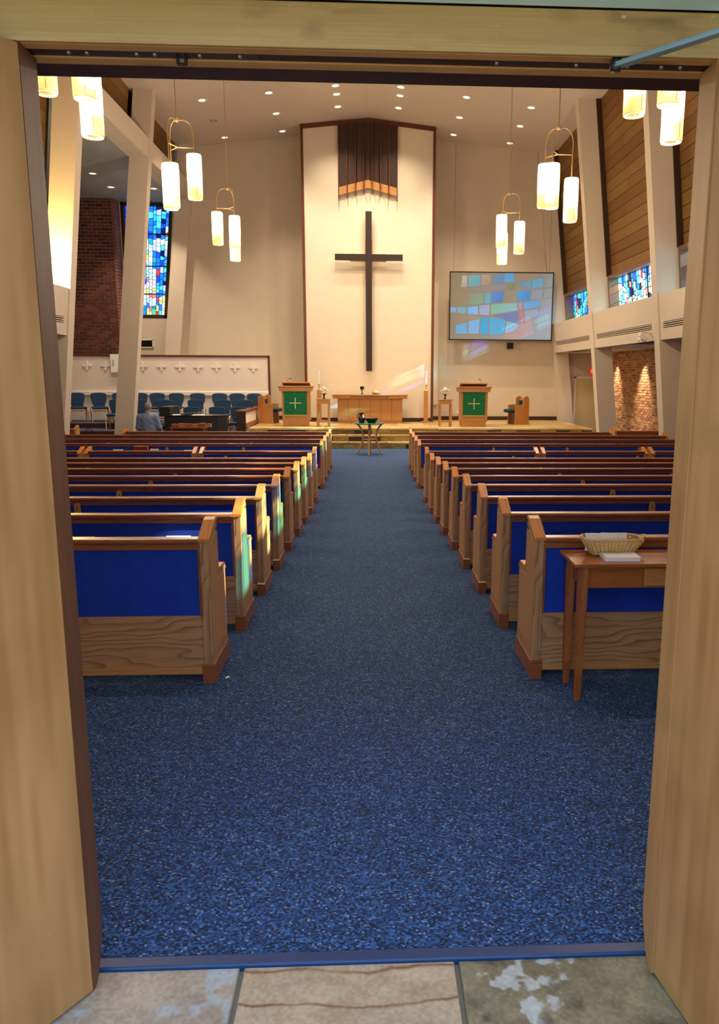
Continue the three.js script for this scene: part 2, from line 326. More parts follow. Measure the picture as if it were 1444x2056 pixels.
// panes fill u0..u1 by v0..v1 of a plane; place(u, v) gives the point, dir the way through the glass
function glazing(parent, u0, u1, v0, v1, cols, rowH, seed, choose, place, through, asStuff) {
  const r = rng(seed), w = (u1 - u0) / cols, cames = [], bulk = {};
  const quad = (c, t) => {                                   // four corners -> thin slab
    const f = c.map((p) => place(...p)), b = f.map((p) => p.clone().addScaledVector(through, t)), q = [];
    const tri = (a, e, d) => q.push(...a.toArray(), ...e.toArray(), ...d.toArray());
    const face = (a, e, d, g) => { tri(a, e, d); tri(a, d, g); };
    face(f[0], f[1], f[2], f[3]);
    const g = new THREE.BufferGeometry(); g.setAttribute('position', new THREE.Float32BufferAttribute(q, 3)); g.computeVertexNormals(); g.setAttribute('uv', new THREE.Float32BufferAttribute(q.length / 3 * 2, 2));
    return g;
  };
  const edge = [];
  for (let i = 0; i <= cols; i++) edge.push([(i && i < cols) ? (r() - 0.5) * w * 0.5 : 0, (i && i < cols) ? (r() - 0.5) * w * 0.5 : 0]);
  const eu = (i, v) => u0 + i * w + edge[i][0] + (edge[i][1] - edge[i][0]) * (v - v0) / (v1 - v0);
  const bar = (a, b, t) => { const A = place(...a), B = place(...b), g = new THREE.BoxGeometry(t, A.distanceTo(B), 0.02); g.applyQuaternion(new THREE.Quaternion().setFromUnitVectors(V(0, 1, 0), B.clone().sub(A).normalize())); cames.push(clean(g.translate(...A.add(B).multiplyScalar(0.5).toArray()))); };
  for (let i = 0; i < cols; i++) {
    const cuts = [v0]; let v = v0;
    while (true) { v += rowH * (0.55 + 0.9 * r()); if (v > v1 - rowH * 0.5) break; cuts.push(v); }
    cuts.push(v1);
    let tl = 0;
    for (let k = 0; k < cuts.length - 1; k++) {
      const t0 = tl, t1 = k === cuts.length - 2 ? 0 : (r() - 0.5) * rowH * 0.7; tl = t1;
      const a = cuts[k], b = cuts[k + 1], va = a - t0 / 2, vb = a + t0 / 2, vc = b + t1 / 2, vd = b - t1 / 2;
      const m = choose((i + 0.5) / cols, (a + b) / 2, r);
      const g = quad([[eu(i, va), va], [eu(i + 1, vb), vb], [eu(i + 1, vc), vc], [eu(i, vd), vd]], 0.004);
      if (asStuff) (bulk[m] ??= []).push(g); else part('pane', g, GLASS[m], parent);
      if (k) bar([eu(i, va), va], [eu(i + 1, vb), vb], 0.014);
    }
    if (i) bar([eu(i, v0), v0], [eu(i, v1), v1], 0.014);
  }
  if (asStuff) for (const m in bulk) part('glazing', bulk[m], GLASS[m], parent).userData.kind = 'stuff';
  part('lead_came', cames, lead, parent).userData.kind = 'stuff';
}
const frameWood = std({ map: woodTex(0x7a5a48, 0x50382a, { seed: 91, rings: 6, ring: 0.3, size: [1.2, 0.3], w: 512, h: 128 }), roughness: 0.5 });
let winNo = 0;
function stripWindow(s, i, seen) {
  const z0 = i ? -FRAMES[i] - 0.32 : -3.2, z1 = -FRAMES[i + 1], g = new THREE.Group();
  g.name = `window_${++winNo}`; g.userData = { kind: 'structure' }; scene.add(g);
  leanGroup(g, s, 3.41, 0.5);
  const h = 1.0, f = 0.09, X = (a, b, y0, y1, za, zb) => uvBox(bc(s * a, y0, za, s * b, y1, zb, 0.006), za - zb > y1 - y0 ? 'z' : 'y');
  part('window_frame', X(0, 0.34, h - f, h, z0, z1), frameWood, g);
  part('window_frame', X(0, 0.34, 0, 0.05, z0, z1), frameWood, g);
  part('window_frame', X(0, 0.34, 0.05, h - f, z0, z0 - f), frameWood, g);
  part('window_frame', X(0, 0.34, 0.05, h - f, z1 + f, z1), frameWood, g);
  for (let k = 1; k < 4; k++) { const z = z0 + (z1 - z0) * k / 4; part('mullion', X(0.26, 0.3, 0.05, h - f, z + 0.012, z - 0.012), lead, g); }
  const band = (u) => (seen ? 0.42 : 0.68) + (seen ? 0.34 : 0.1) * Math.sin(u * 7 + i * 2.1);
  glazing(g, -z0 + f, -z1 - f, 0.05, h - f, seen ? 30 : 12, seen ? 0.2 : 0.3, 300 + i + (s > 0 ? 0 : 40), (u, v, r) => {
    const y = (v - 0.05) / 0.87;
    if (i === 4 && y > 0.22) return pick(r, [['royal', 2], ['blue', 4], ['azure', 4], ['cyan', 5], ['teal', 3], ['navy', 2], ['red', 0.8], ['coral', 0.6], ['dark', 2]]);
    if (Math.abs(y - band(u)) < (seen ? 0.17 : 0.2)) return pick(r, [['white', 5], ['pale', 4], ['cyan', 2], ['pink', 1], ['coral', 0.5]]);
    return pick(r, [['royal', 3], ['blue', 4], ['azure', 4], ['cyan', 4], ['teal', 2], ['navy', 2], ['dark', 1.6], ['red', 0.9], ['coral', 0.9], ['pink', 0.6], ['lilac', 1.4], ['white', 1.8], ['pale', 2.4]]);
  }, (u, v) => V(s * 0.28, v, -u), V(s, 0, 0), !seen);
}
for (let i = 4; i >= 0; i--) stripWindow(1, i, i >= 2);
for (let i = 2; i >= 0; i--) stripWindow(-1, i, false);

// tall window in the transept; its edge leans with the frames
{
  const g = new THREE.Group(); g.name = `window_${++winNo}`; g.userData = { kind: 'structure' }; scene.add(g);
  const y0 = 3.55, y1 = 7.32, rx = (y) => -6.93 + (y - 3.55) * 0.0985, lx = -8.3, Z = -28.06;
  const f = 0.11;
  part('window_frame', uvBox(bc(lx, y1 - f, -27.98, rx(y1), y1, -28.2, 0.01), 'x'), darkWood, g);
  part('window_frame', uvBox(bc(lx, y0, -27.98, rx(y0), y0 + f, -28.2, 0.01), 'x'), darkWood, g);
  part('window_frame', uvBox(bc(lx, y0, -27.98, lx + f, y1, -28.2, 0.01), 'y'), darkWood, g);
  part('window_frame', uvBox(poly([[rx(y0) - f, y0], [rx(y0), y0], [rx(y1), y1], [rx(y1) - f, y1]], -27.98, -28.2, 0.01), 'y'), darkWood, g);
  for (const y of [6.3, 5.26, 4.35]) part('saddle_bar', bc(lx + f, y - 0.016, -28.02, rx(y) - f, y + 0.016, -28.07), lead, g);
  glazing(g, 0, 1, y0 + f, y1 - f, 11, 0.16, 411, (u, y, r) => {
    const c = 0.55 + 0.02 * Math.sin(y * 3), d = Math.abs(u - c);
    if (y > 4.0 && y < 6.0 && d < 0.07 + (6.0 - y) * 0.07) return pick(r, [['white', 8], ['pale', 2], ['yellow', y < 4.8 ? 2 : 0.3], ['coral', 0.8], ['pink', 0.8], ['cyan', 0.6]]);
    if (y <= 4.25) return pick(r, u > 0.5 ? [['yellow', 3.5], ['white', 2.5], ['green', 1.5], ['coral', 1.5], ['red', 1], ['cyan', 1.5], ['blue', 1]] : [['blue', 3], ['cyan', 3], ['teal', 2], ['yellow', 1]]);
    if (y > 5.75 && y < 6.15 && u > 0.35) return pick(r, [['white', 4], ['pale', 2], ['red', 0.8], ['teal', 1.5], ['cyan', 1]]);
    return pick(r, [['royal', y > 5.5 ? 4 : 2.5], ['blue', 6], ['azure', 5], ['cyan', 3], ['teal', 1.6], ['lilac', 1.2], ['pale', 1], ['white', 0.5], ['navy', 1.6], ['dark', 0.7], ['red', 0.35]]);
  }, (u, v) => V(lx + f + u * (rx(v) - lx - 2 * f), v, Z), V(0, 0, -1), false);
}

// ---------- brick walls ----------
const brickMats = (list, seed) => list.map((c, i) => { const b = hex(c); return std({ map: texture(64, 64, (u, v) => { const t = (fbm(u * 6, v * 6, 6, 6, seed + i, 4) - 0.5) * 46; return [b[0] + t, b[1] + t * 0.8, b[2] + t * 0.7]; }, [0.3, 0.12]), roughness: 0.85 }); });
function brickWall(parent, L, y0, y1, len, course, mats, seed, keep, place) {
  const r = rng(seed), shapes = [0, 1, 2].map((k) => clean(uvBox(bx(0, 0, 0, len - 0.017, course - 0.017, 0.11 + 0.004 * k, 0.004), 'x', k * 0.3, k * 0.2))), rows = Math.floor((y1 - y0) / course), all = [];
  for (let j = 0; j < rows; j++) for (let k = -1; k <= L / len; k++) {
    const a = k * len + (j % 2) * len / 2, b = a + len;
    if (a < -0.01 || b > L + 0.01) {
      const lo = Math.max(0, a), hi = Math.min(L, b); if (hi - lo < 0.06) continue;
      all.push([(lo + hi) / 2, y0 + (j + 0.5) * course, (hi - lo - 0.014) / (len - 0.014)]);
    } else all.push([(a + b) / 2, y0 + (j + 0.5) * course, 1]);
  }
  all.sort((p, q) => keep(q[0], q[1]) - keep(p[0], p[1]));
  const bulk = mats.map(() => []);
  all.forEach(([u, y, w], n) => {
    const m = Math.floor(r() * mats.length), g = shapes[Math.floor(r() * 3)], o = new THREE.Object3D();
    place(o, u, y, (r() - 0.5) * 0.006); o.scale.x = w;
    if (n < 300) { const b = new THREE.Mesh(g, mats[m]); b.name = 'brick'; b.position.copy(o.position); b.rotation.copy(o.rotation); b.scale.copy(o.scale); b.castShadow = b.receiveShadow = true; parent.add(b); }
    else { o.updateMatrix(); bulk[m].push(g.clone().applyMatrix4(o.matrix)); }
  });
  bulk.forEach((b, m) => { if (b.length) part('brickwork', b, mats[m], parent).userData.kind = 'stuff'; });
}
{
  const mortar = std({ color: 0x9a8272, roughness: 0.9 });
  const wl = struct('wall_brick_left', uvBox(bc(-12, -0.5, -27.46, -8.43, 7.4, -28.1), 'x'), mortar);
  brickWall(wl, 3.57, 2.0, 7.35, 0.265, 0.107, brickMats([0x56291c, 0x602f20, 0x472018, 0x50261b, 0x683726], 500), 61, (u, y) => (u > 1.85 ? 100 : 0) + u, (o, u, y, d) => o.position.set(-12 + u, y, -27.503 + d));
  for (let j = 0; j < 50; j++) part('brick_end', uvBox(bx(-8.385, 2.0 + (j + 0.5) * 0.107, -27.72, 0.09, 0.093, 0.56), 'z'), brickMats.pale ??= std({ color: 0x8a5846, roughness: 0.85 }), wl);  // return bricks coloured paler to stand for window light on them
  const wr = struct('wall_brick_right', uvBox(bc(8.03, -0.9, -1.9, 8.4, 2.6, -27.6), 'z'), std({ color: 0xc4a680, roughness: 0.9 }));
  brickWall(wr, 10, -0.45, 2.44, 0.24, 0.078, brickMats([0xa8744a, 0xb47e50, 0x986440, 0xbc8a5a, 0x8a5836], 520), 67, (u, y) => (u > 3.6 && u < 8.4 ? 100 : 0) + y, (o, u, y, d) => { o.position.set(8.075 + d, y, -18 - u); o.rotation.y = Math.PI / 2; });
}
// ---------- entrance: header, jambs, two open door leaves, stone step, porch ----------
{
  const h = struct('trim', null); h.name = 'trim_2';
  const Y = 2.355;
  part('face_board', uvBox(bc(-0.98, Y, -1.878, 1.02, 2.447, -1.887, 0.002), 'x'), headMat, h);
  part('soffit_strip', uvBox(bc(-0.86, Y + 0.001, -1.895, 0.9, Y + 0.09, -1.928, 0.003), 'x'), stripMat, h);
  part('groove_shade', uvBox(bc(-0.86, Y + 0.004, -1.928, 0.9, Y + 0.09, -1.968), 'x'), darkWood, h);  // almost flush band; its dark colour stands for shade in the groove
  part('shadow_gap', bc(-0.86, Y + 0.003, -1.887, 0.9, Y + 0.09, -1.895), blackGap, h);  // black strip coloured in for the shade behind the face board
  part('soffit_strip', uvBox(bc(-0.86, Y, -1.968, 0.9, Y + 0.09, -2.008, 0.003), 'x'), stripMat, h);
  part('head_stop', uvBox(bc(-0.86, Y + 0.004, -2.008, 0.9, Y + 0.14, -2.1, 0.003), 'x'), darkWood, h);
  for (const [xo, xi, no] of [[-0.86, -0.755, 3], [0.9, 0.787, 4]]) {
    const a = Math.min(xo, xi), b = Math.max(xo, xi), j = struct('trim', uvBox(polyX([[1.885, 0], [1.885, Y], [1.978, Y], [1.978, 0.135], [1.97, 0.1], [1.95, 0.055], [1.94, 0.03], [1.915, 0]], a, b), 'y'), no === 4 ? doorMat : jambMat);
    j.name = `trim_${no}`;
    part('jamb_face', uvBox(bc(xo + (xo < 0 ? -0.12 : 0.12), 0, -1.88, xo, 2.355, -1.9, 0.003), 'y'), headMat, j);
  }
  // leaves hinge on the jambs and stand open towards the porch
  const leaf = (no, x, z, turn, s, label) => {
    const d = struct('door', null); d.name = `door_${no}`; d.position.set(x, 0, z); d.rotation.y = turn; d.userData.label = label;
    part('leaf', uvBox(bc(0, 0.006, 0, s * 0.045, 2.352, 0.78, 0.003), 'y', no * 0.37, no * 0.2), doorMat, d);
    for (const y of [0.25, 1.18, 2.1]) part('hinge', rod([s * 0.05, y - 0.05, -0.004], [s * 0.05, y + 0.05, -0.004], 0.008), steelDark, d);
    part('pull_handle', tube([[0, 0.95, 0.7], [-s * 0.05, 0.97, 0.7], [-s * 0.055, 1.05, 0.7], [-s * 0.05, 1.17, 0.7], [0, 1.19, 0.7]], 0.009, 16), brass, d);
  };
  leaf(1, -0.754, -1.881, -0.583, -1, 'plain brown wooden door leaf standing open at the left jamb');
  leaf(2, 0.787, -1.903, 0.147, 1, 'plain brown wooden door leaf standing open at the right jamb, under the closer arm');
  // concealed closer tracks let into the groove of the header
  const t1 = thing('door_track', 'grey steel track with bright screws in the header above the left leaf', 'door closer', [-0.48, 2.361, -1.948]);
  part('plate', bx(0, 0, 0, 0.46, 0.006, 0.038, 0.002), steelDark, t1);
  for (const x of [-0.19, -0.15, -0.04, 0.0, 0.1, 0.19]) part('screw', lathe([[0, -0.007], [0.005, -0.006], [0.006, 0]], 10).translate(x, -0.001, 0.004), steel, t1);
  part('catch', [bx(0.05, -0.012, 0, 0.006, 0.02, 0.012, 0.002), bx(0.068, -0.012, 0, 0.006, 0.02, 0.012, 0.002), rod([0.05, -0.021, 0], [0.068, -0.021, 0], 0.003)], blackMatte, t1);
  const t2 = thing('door_track', 'long grey steel track in the header above the right leaf, holding the closer arm', 'door closer', [0.51, 2.361, -1.948]);
  part('plate', bx(0, 0, 0, 0.46, 0.006, 0.038, 0.002), steelDark, t2);
  for (const x of [-0.215, -0.03, 0.09, 0.17, 0.215]) part('screw', lathe([[0, -0.007], [0.005, -0.006], [0.006, 0]], 10).translate(x, -0.001, 0.004), steel, t2);
  const arm = thing('closer_arm', 'dark flat steel closer arm reaching from the header out to the right leaf', 'door closer', [0.56, 2.342, -1.9]);
  const E = V(0.275, 0.003, 0.315), q = new THREE.Quaternion().setFromUnitVectors(V(1, 0, 0), E.clone().normalize());
  part('bar', bx(E.length() / 2, 0, 0, E.length(), 0.012, 0.024, 0.003).applyQuaternion(q), std({ color: 0x8fb0b6, metalness: 0.4, roughness: 0.35 }), arm);
  part('pivot', lathe([[0, -0.012], [0.012, -0.011], [0.014, 0], [0.01, 0.02], [0, 0.021]], 14), steelDark, arm);

  // stone slabs of the step and porch floor, one by one
  const stain = (base, alt, dk, seed, mode) => texture(512, 512, (u, v) => {
    const a = fbm(u * 4, v * 4, 4, 4, seed, 5), b = fbm(u * 9, v * 9, 9, 9, seed + 7, 4), c = vn(u * 70, v * 70, 70, 70, seed + 2);
    let col = mix(hex(base), hex(alt), Math.max(0, Math.min(1, a * 2 - 0.5)));
    col = mix(col, hex(dk), Math.max(0, b - 0.5) * 1.5);
    if (mode === 1) {                      // brown iron veins in sandstone
      const t = v * 5 + 1.1 * fbm(u * 2, v * 2, 2, 2, seed + 4, 3) + 0.12 * fbm(u * 12, v * 8, 12, 8, seed + 5, 2), f = t - Math.floor(t);
      col = mix(col, [112, 70, 40], Math.exp(-Math.pow((f - 0.5) * 26, 2)) * 0.8 * Math.min(1, fbm(u * 3, v * 3, 3, 3, seed + 12, 2) * 1.7 - 0.2));
    }
    if (mode === 2) { const m = fbm(u * 3 + 0.3, v * 3, 3, 3, seed + 20, 4), n2 = fbm(u * 16, v * 16, 16, 16, seed + 31, 3), w = Math.max(0, 1 - Math.abs(u - 0.7) * 4.5); col = mix(col, [184, 194, 192], 0.8 * Math.max(0, Math.min(1, (m * 0.5 + n2 * 0.5 + 0.3 * w - 0.68) * 14))); col = mix(col, [44, 42, 34], Math.max(0, fbm(u * 12, v * 12, 12, 12, seed + 41, 3) - 0.56) * 2.2); }
    if (mode === 0) { const m = fbm(u * 5, v * 5, 5, 5, seed + 20, 4); col = mix(col, [166, 184, 190], Math.max(0, Math.min(0.65, (m + 0.25 * fbm(u * 20, v * 20, 20, 20, seed + 33, 2) - 0.66) * 9))); }
    const s = (c - 0.5) * 22;
    return [col[0] + s, col[1] + s, col[2] + s];
  }, [0.62, 0.62]);
  const f = struct('floor', bc(-2.6, -0.2, -1.955, 2.6, -0.012, 0.6), std({ color: 0x76776a, roughness: 0.9 })); f.name = 'floor_porch';
  const slabT = [stain(0x9c9080, 0xb4a68c, 0x7a6a4c, 601, 0), stain(0xae9a7e, 0xc2ac8c, 0x957b58, 631, 1), stain(0x6e6a52, 0x8b8466, 0x4a4634, 661, 2)];
  const slabM = slabT.map((t, i) => std({ map: t, bumpMap: t, bumpScale: 0.004, roughness: i === 2 ? 0.5 : 0.6 }));
  const X = [-2.4, -1.12, -0.366, 0.243, 0.99, 2.4];
  for (let i = 0; i < 5; i++) for (const [a, b] of [[-1.955, -1.2], [-1.188, -0.4], [-0.388, 0.6]]) part('stone_slab', uvBox(bc(X[i] + 0.006, -0.06, a, X[i + 1] - 0.006, 0, b, 0.004), 'x', i * 0.21 + (i === 3 ? 0 : 0.1), 0.2), slabM[a < -1.5 ? (i === 2 ? 1 : i === 3 ? 2 : 0) : (i + 2) % 3], f);

  // porch roof with a pale blue boarded soffit
  const p = struct('ceiling', null); p.name = 'ceiling_porch';
  for (let k = 0; k < 3; k++) part('soffit_board', bc(-2.6, 2.449, -1.876 + k * 0.15, 2.6, 2.47, -1.732 + k * 0.15, 0.003), paleBlue, p);
  part('roof_slab', bc(-2.6, 2.47, -1.9, 2.6, 2.6, -1.42), whiteMat, p);
  struct('wall_sun_block', uvBox(bc(2.3, -0.2, -1.9, 2.6, 3.8, 0.4), 'z'), whiteMat);  // unseen wall added to keep sun off the leaves and bounce light
}

// ---------- pews ----------
const XL = -0.85, XR = 0.89, PEWZ = [4.06, 5.09, 6.12, 7.15, 8.18, 9.21, 10.24, 11.27, 12.3, 14.25, 15.25, 16.25, 17.25];
// profile of a pew end: forward distance, height
const PROF = [[0, 0.1], [0.0, 0.79], [0.155, 0.865], [0.205, 0.872], [0.24, 0.83], [0.252, 0.6], [0.27, 0.578], [0.39, 0.572], [0.425, 0.545], [0.43, 0.1]];
const endG = clean(uvBox(polyX(PROF, 0, 0.05, 0.004), 'y'));
const plinthG = clean(uvBox(polyX([[-0.012, 0], [-0.012, 0.095], [0.0, 0.105], [0.43, 0.105], [0.442, 0.095], [0.442, 0]], -0.008, 0.058, 0.003), 'z'));
const capG = clean(uvBox(polyX([[-0.01, 0.782], [-0.008, 0.8], [0.15, 0.876], [0.205, 0.884], [0.226, 0.872], [0.21, 0.864], [0.155, 0.858], [0.004, 0.78]], -0.007, 0.057, 0.005), 'z'));
const insetG = clean(uvBox(polyX([[0.04, 0.16], [0.04, 0.76], [0.16, 0.815], [0.2, 0.81], [0.2, 0.54], [0.38, 0.53], [0.38, 0.16]], -0.003, 0.003, 0.002), 'y'));
const armG = clean(uvBox(polyX([[0.262, 0.585], [0.39, 0.582], [0.432, 0.55], [0.432, 0.535], [0.385, 0.566], [0.262, 0.568]], -0.004, 0.054, 0.004), 'z'));
const slotG = clean(bc(0, 0, 0, 0.004, 0.006, 0.035).rotateX(0.4));
const arcTop = (w, y0, y1, n = 8) => { const p = [[-w, y0], [w, y0]]; for (let i = 0; i <= n; i++) { const a = Math.PI * i / n; p.push([w * Math.cos(a), y1 - w + w * Math.sin(a)]); } return p; };
const supG = clean(uvBox(poly(arcTop(0.025, 0.36, 0.76), -0.004, 0.018, 0.003), 'y'));
const boltG = clean(lathe([[0, 0.006], [0.006, 0.005], [0.007, 0]], 8).rotateX(Math.PI / 2).translate(0, 0.72, 0.016));
// x0 < x1 are the outer faces; supports = where the back posts stand; rack = hymnal racks
function pew(x0, x1, d, label, supports, racks = [], backMat = blueFabric, group = 'oak pews', lift = 0) {
  const o = thing('pew', label, 'pew', [(x0 + x1) / 2, floorY(d), -d], 0, group), L = x1 - x0, a = -L / 2, b = L / 2;
  for (const [x, out] of [[a, -1], [b - 0.05, 1]]) {
    const e = part('pew_end', endG, oak, o); e.position.x = x;
    const ip = part('inset_panel', insetG, oakEnd, e); ip.position.x = out > 0 ? 0.05 : 0;
    part('plinth', plinthG, oakRail, e); part('cap', capG, oakCap, e); part('arm_cap', armG, oakCap, e);
    const sl = part('slot', slotG, blackGap, e); sl.position.set(out > 0 ? 0.055 : -0.009, 0.825, -0.2);
  }
  const u = R() * 3, v = R();
  const i0 = a + 0.05, i1 = b - 0.05;
  part('top_rail', uvBox(bc(i0, 0.772 + lift, -0.075, i1, 0.8 + lift, 0.012, 0.012), 'x', u, v), oakRail, o);
  part('rail_board', uvBox(bc(i0, 0.738 + lift, -0.05, i1, 0.778 + lift, -0.006, 0.003), 'x', u + 1, v), oakRail, o);
  part('back_panel', uvBox(bc(i0 + 0.014, 0.37, -0.04, i1 - 0.014, 0.742 + lift, -0.02, 0.004), 'x', u, v), backMat, o);
  for (const x of [i0 + 0.007, i1 - 0.007]) part('edge_strip', uvBox(bx(x, 0.555, -0.022, 0.014, 0.37, 0.025, 0.003), 'y', u, v), oakRail, o);
  part('lower_panel', uvBox(bc(i0, 0.045, -0.04, i1, 0.374, -0.012, 0.003), 'x', u + 2, v), oak, o);
  part('base_strip', uvBox(bc(i0, 0.045, -0.03, i1, 0.085, -0.004, 0.003), 'x', u, v + 0.1), oakEnd, o);
  part('seat', uvBox(bc(i0, 0.365, -0.06, i1, 0.395, -0.43, 0.008), 'x', u, v), oak, o);
  part('seat_cushion', uvBox(bc(i0 + 0.005, 0.395, -0.065, i1 - 0.005, 0.455, -0.42, 0.024), 'x', u, v), blueFabric, o);
  part('back_cushion', uvBox(bc(i0 + 0.005, 0.46, -0.042, i1 - 0.005, 0.735, -0.075, 0.016), 'x', u, v), blueFabric, o);
  for (const x of supports) if (x > x0 + 0.2 && x < x1 - 0.1) { const s = part('back_post', supG, oakEnd, o); s.position.x = x - (x0 + x1) / 2; part('bolt', boltG, steelDark, s); }
  for (const x of racks) { const c = x - (x0 + x1) / 2; part('book_rack', uvBox(merge([bc(c - 0.42, 0.43, -0.02, c + 0.42, 0.442, 0.06), bc(c - 0.42, 0.43, 0.05, c + 0.42, 0.5, 0.062), bc(c - 0.425, 0.43, -0.02, c - 0.41, 0.53, 0.062), bc(c + 0.41, 0.43, -0.02, c + 0.425, 0.53, 0.062)]), 'x'), oakRail, o); }
  return o;
}
const SUPX = [2.28, 3.65, 5.0];
PEWZ.forEach((d, i) => {
  const row = ORD[i], lift = [0, 0, 0.002, 0.005, 0.01, 0.016, 0.02, 0.026, 0.034, 0.03, 0.03, 0.03, 0.03][i];
  for (const s of [-1, 1]) {
    const side = s < 0 ? 'left' : 'right', inner = s < 0 ? XL : XR, sup = SUPX.map((x) => s * x);
    const lab = (t) => `oak pew with blue panel${t}, ${row} row from the doors, ${side} of the aisle`;
    if (i === 8) {
      const cuts = s < 0 ? [0.85, 2.66, 2.72, 4.42, 4.48, 6.3] : [0.89, 2.7, 2.76, 4.47, 4.53, 6.34];
      [['beside the aisle', 0], ['in the middle', 2], ['at the outer end', 4]].forEach(([t, k]) => pew(Math.min(s * cuts[k], s * cuts[k + 1]), Math.max(s * cuts[k], s * cuts[k + 1]), d, `short oak pew ${t} of the split ninth row, ${side} side`, s < 0 ? [-2.25, -2.82, -4.25] : [2.29, 2.85, 4.3], [], blueFabric, 'oak pews', lift));
    } else {
      const outer = i === 12 ? s * (s < 0 ? 5.35 : 5.43) : s * 6.32;
      pew(Math.min(inner, outer), Math.max(inner, outer), d, lab(''), sup, i === 1 ? [s * 1.55] : i === 9 ? [s * 4.2] : [], blueFabric, 'oak pews', lift);
    }
  }
});
pew(-8.0, -6.75, 18.35, 'short oak pew outside the leaning columns at the choir side', [], [], oakRail, 'short side pews');
pew(5.75, 6.95, 18.1, 'short oak pew in front of the lit brick wall on the right', [], [], oakRail, 'short side pews');

// books standing in the racks of the second and tenth rows
function book(name, w, h, t, cover, x, y, z, tilt, label, turn = 0) {
  const o = thing(name, label, 'book', [x, y, z], turn, 'books in the pew racks');
  const g = new THREE.Group();
  const c = part('cover', merge([bc(-w / 2, 0, -t / 2, w / 2, h, -t / 2 + 0.002), bc(-w / 2, 0, t / 2 - 0.002, w / 2, h, t / 2), bc(-w / 2, 0, -t / 2, -w / 2 + 0.003, h, t / 2)]).rotateX(tilt), std({ color: cover, roughness: 0.5 }), o);
  part('pages', bc(-w / 2 + 0.003, 0.003, -t / 2 + 0.002, w / 2 - 0.003, h - 0.003, t / 2 - 0.002).rotateX(tilt), paper, o);
}
{
  const y = floorY(5.09) + 0.442;
  [[-1.86, 0.15, 0.222, 'white booklet standing in the second row rack next to the left jamb'], [-1.7, 0.14, 0.212, 'low white booklet, second from the jamb in the second row rack'], [-1.41, 0.115, 0.217, 'narrow white booklet in the second row rack, one from the aisle end'], [-1.245, 0.155, 0.224, 'wide white booklet nearest the aisle in the rack of the second row'], [1.275, 0.145, 0.216, 'white booklet in the second row rack behind the right front pew end'], [1.93, 0.15, 0.208, 'white booklet in the second row rack beyond the wicker basket']].forEach(([x, w, h, l]) => book('hymnal', w, h, 0.03, 0xe9e7df, x, y, -5.09 + 0.035, 0.12, l));
  const y2 = floorY(14.25) + 0.442;
  [[-4.5, 0.17, 0.28, 0xe8e4da, 'white hymnal in the tenth row rack near the left column'], [-4.1, 0.26, 0.345, 0x8c2f22, 'red-covered hymnal standing tallest in the tenth row rack'], [-3.86, 0.14, 0.29, 0xe8e4da, 'white hymnal leaning beside the red-covered one'], [-3.25, 0.17, 0.27, 0xe8e4da, 'white hymnal alone in the tenth row rack towards the aisle']].forEach(([x, w, h, c, l], k) => book('hymnal', w, h, 0.04, c, x, y2 - (k === 3 ? 0 : 0), -14.25 + 0.034, 0.1, l));
}

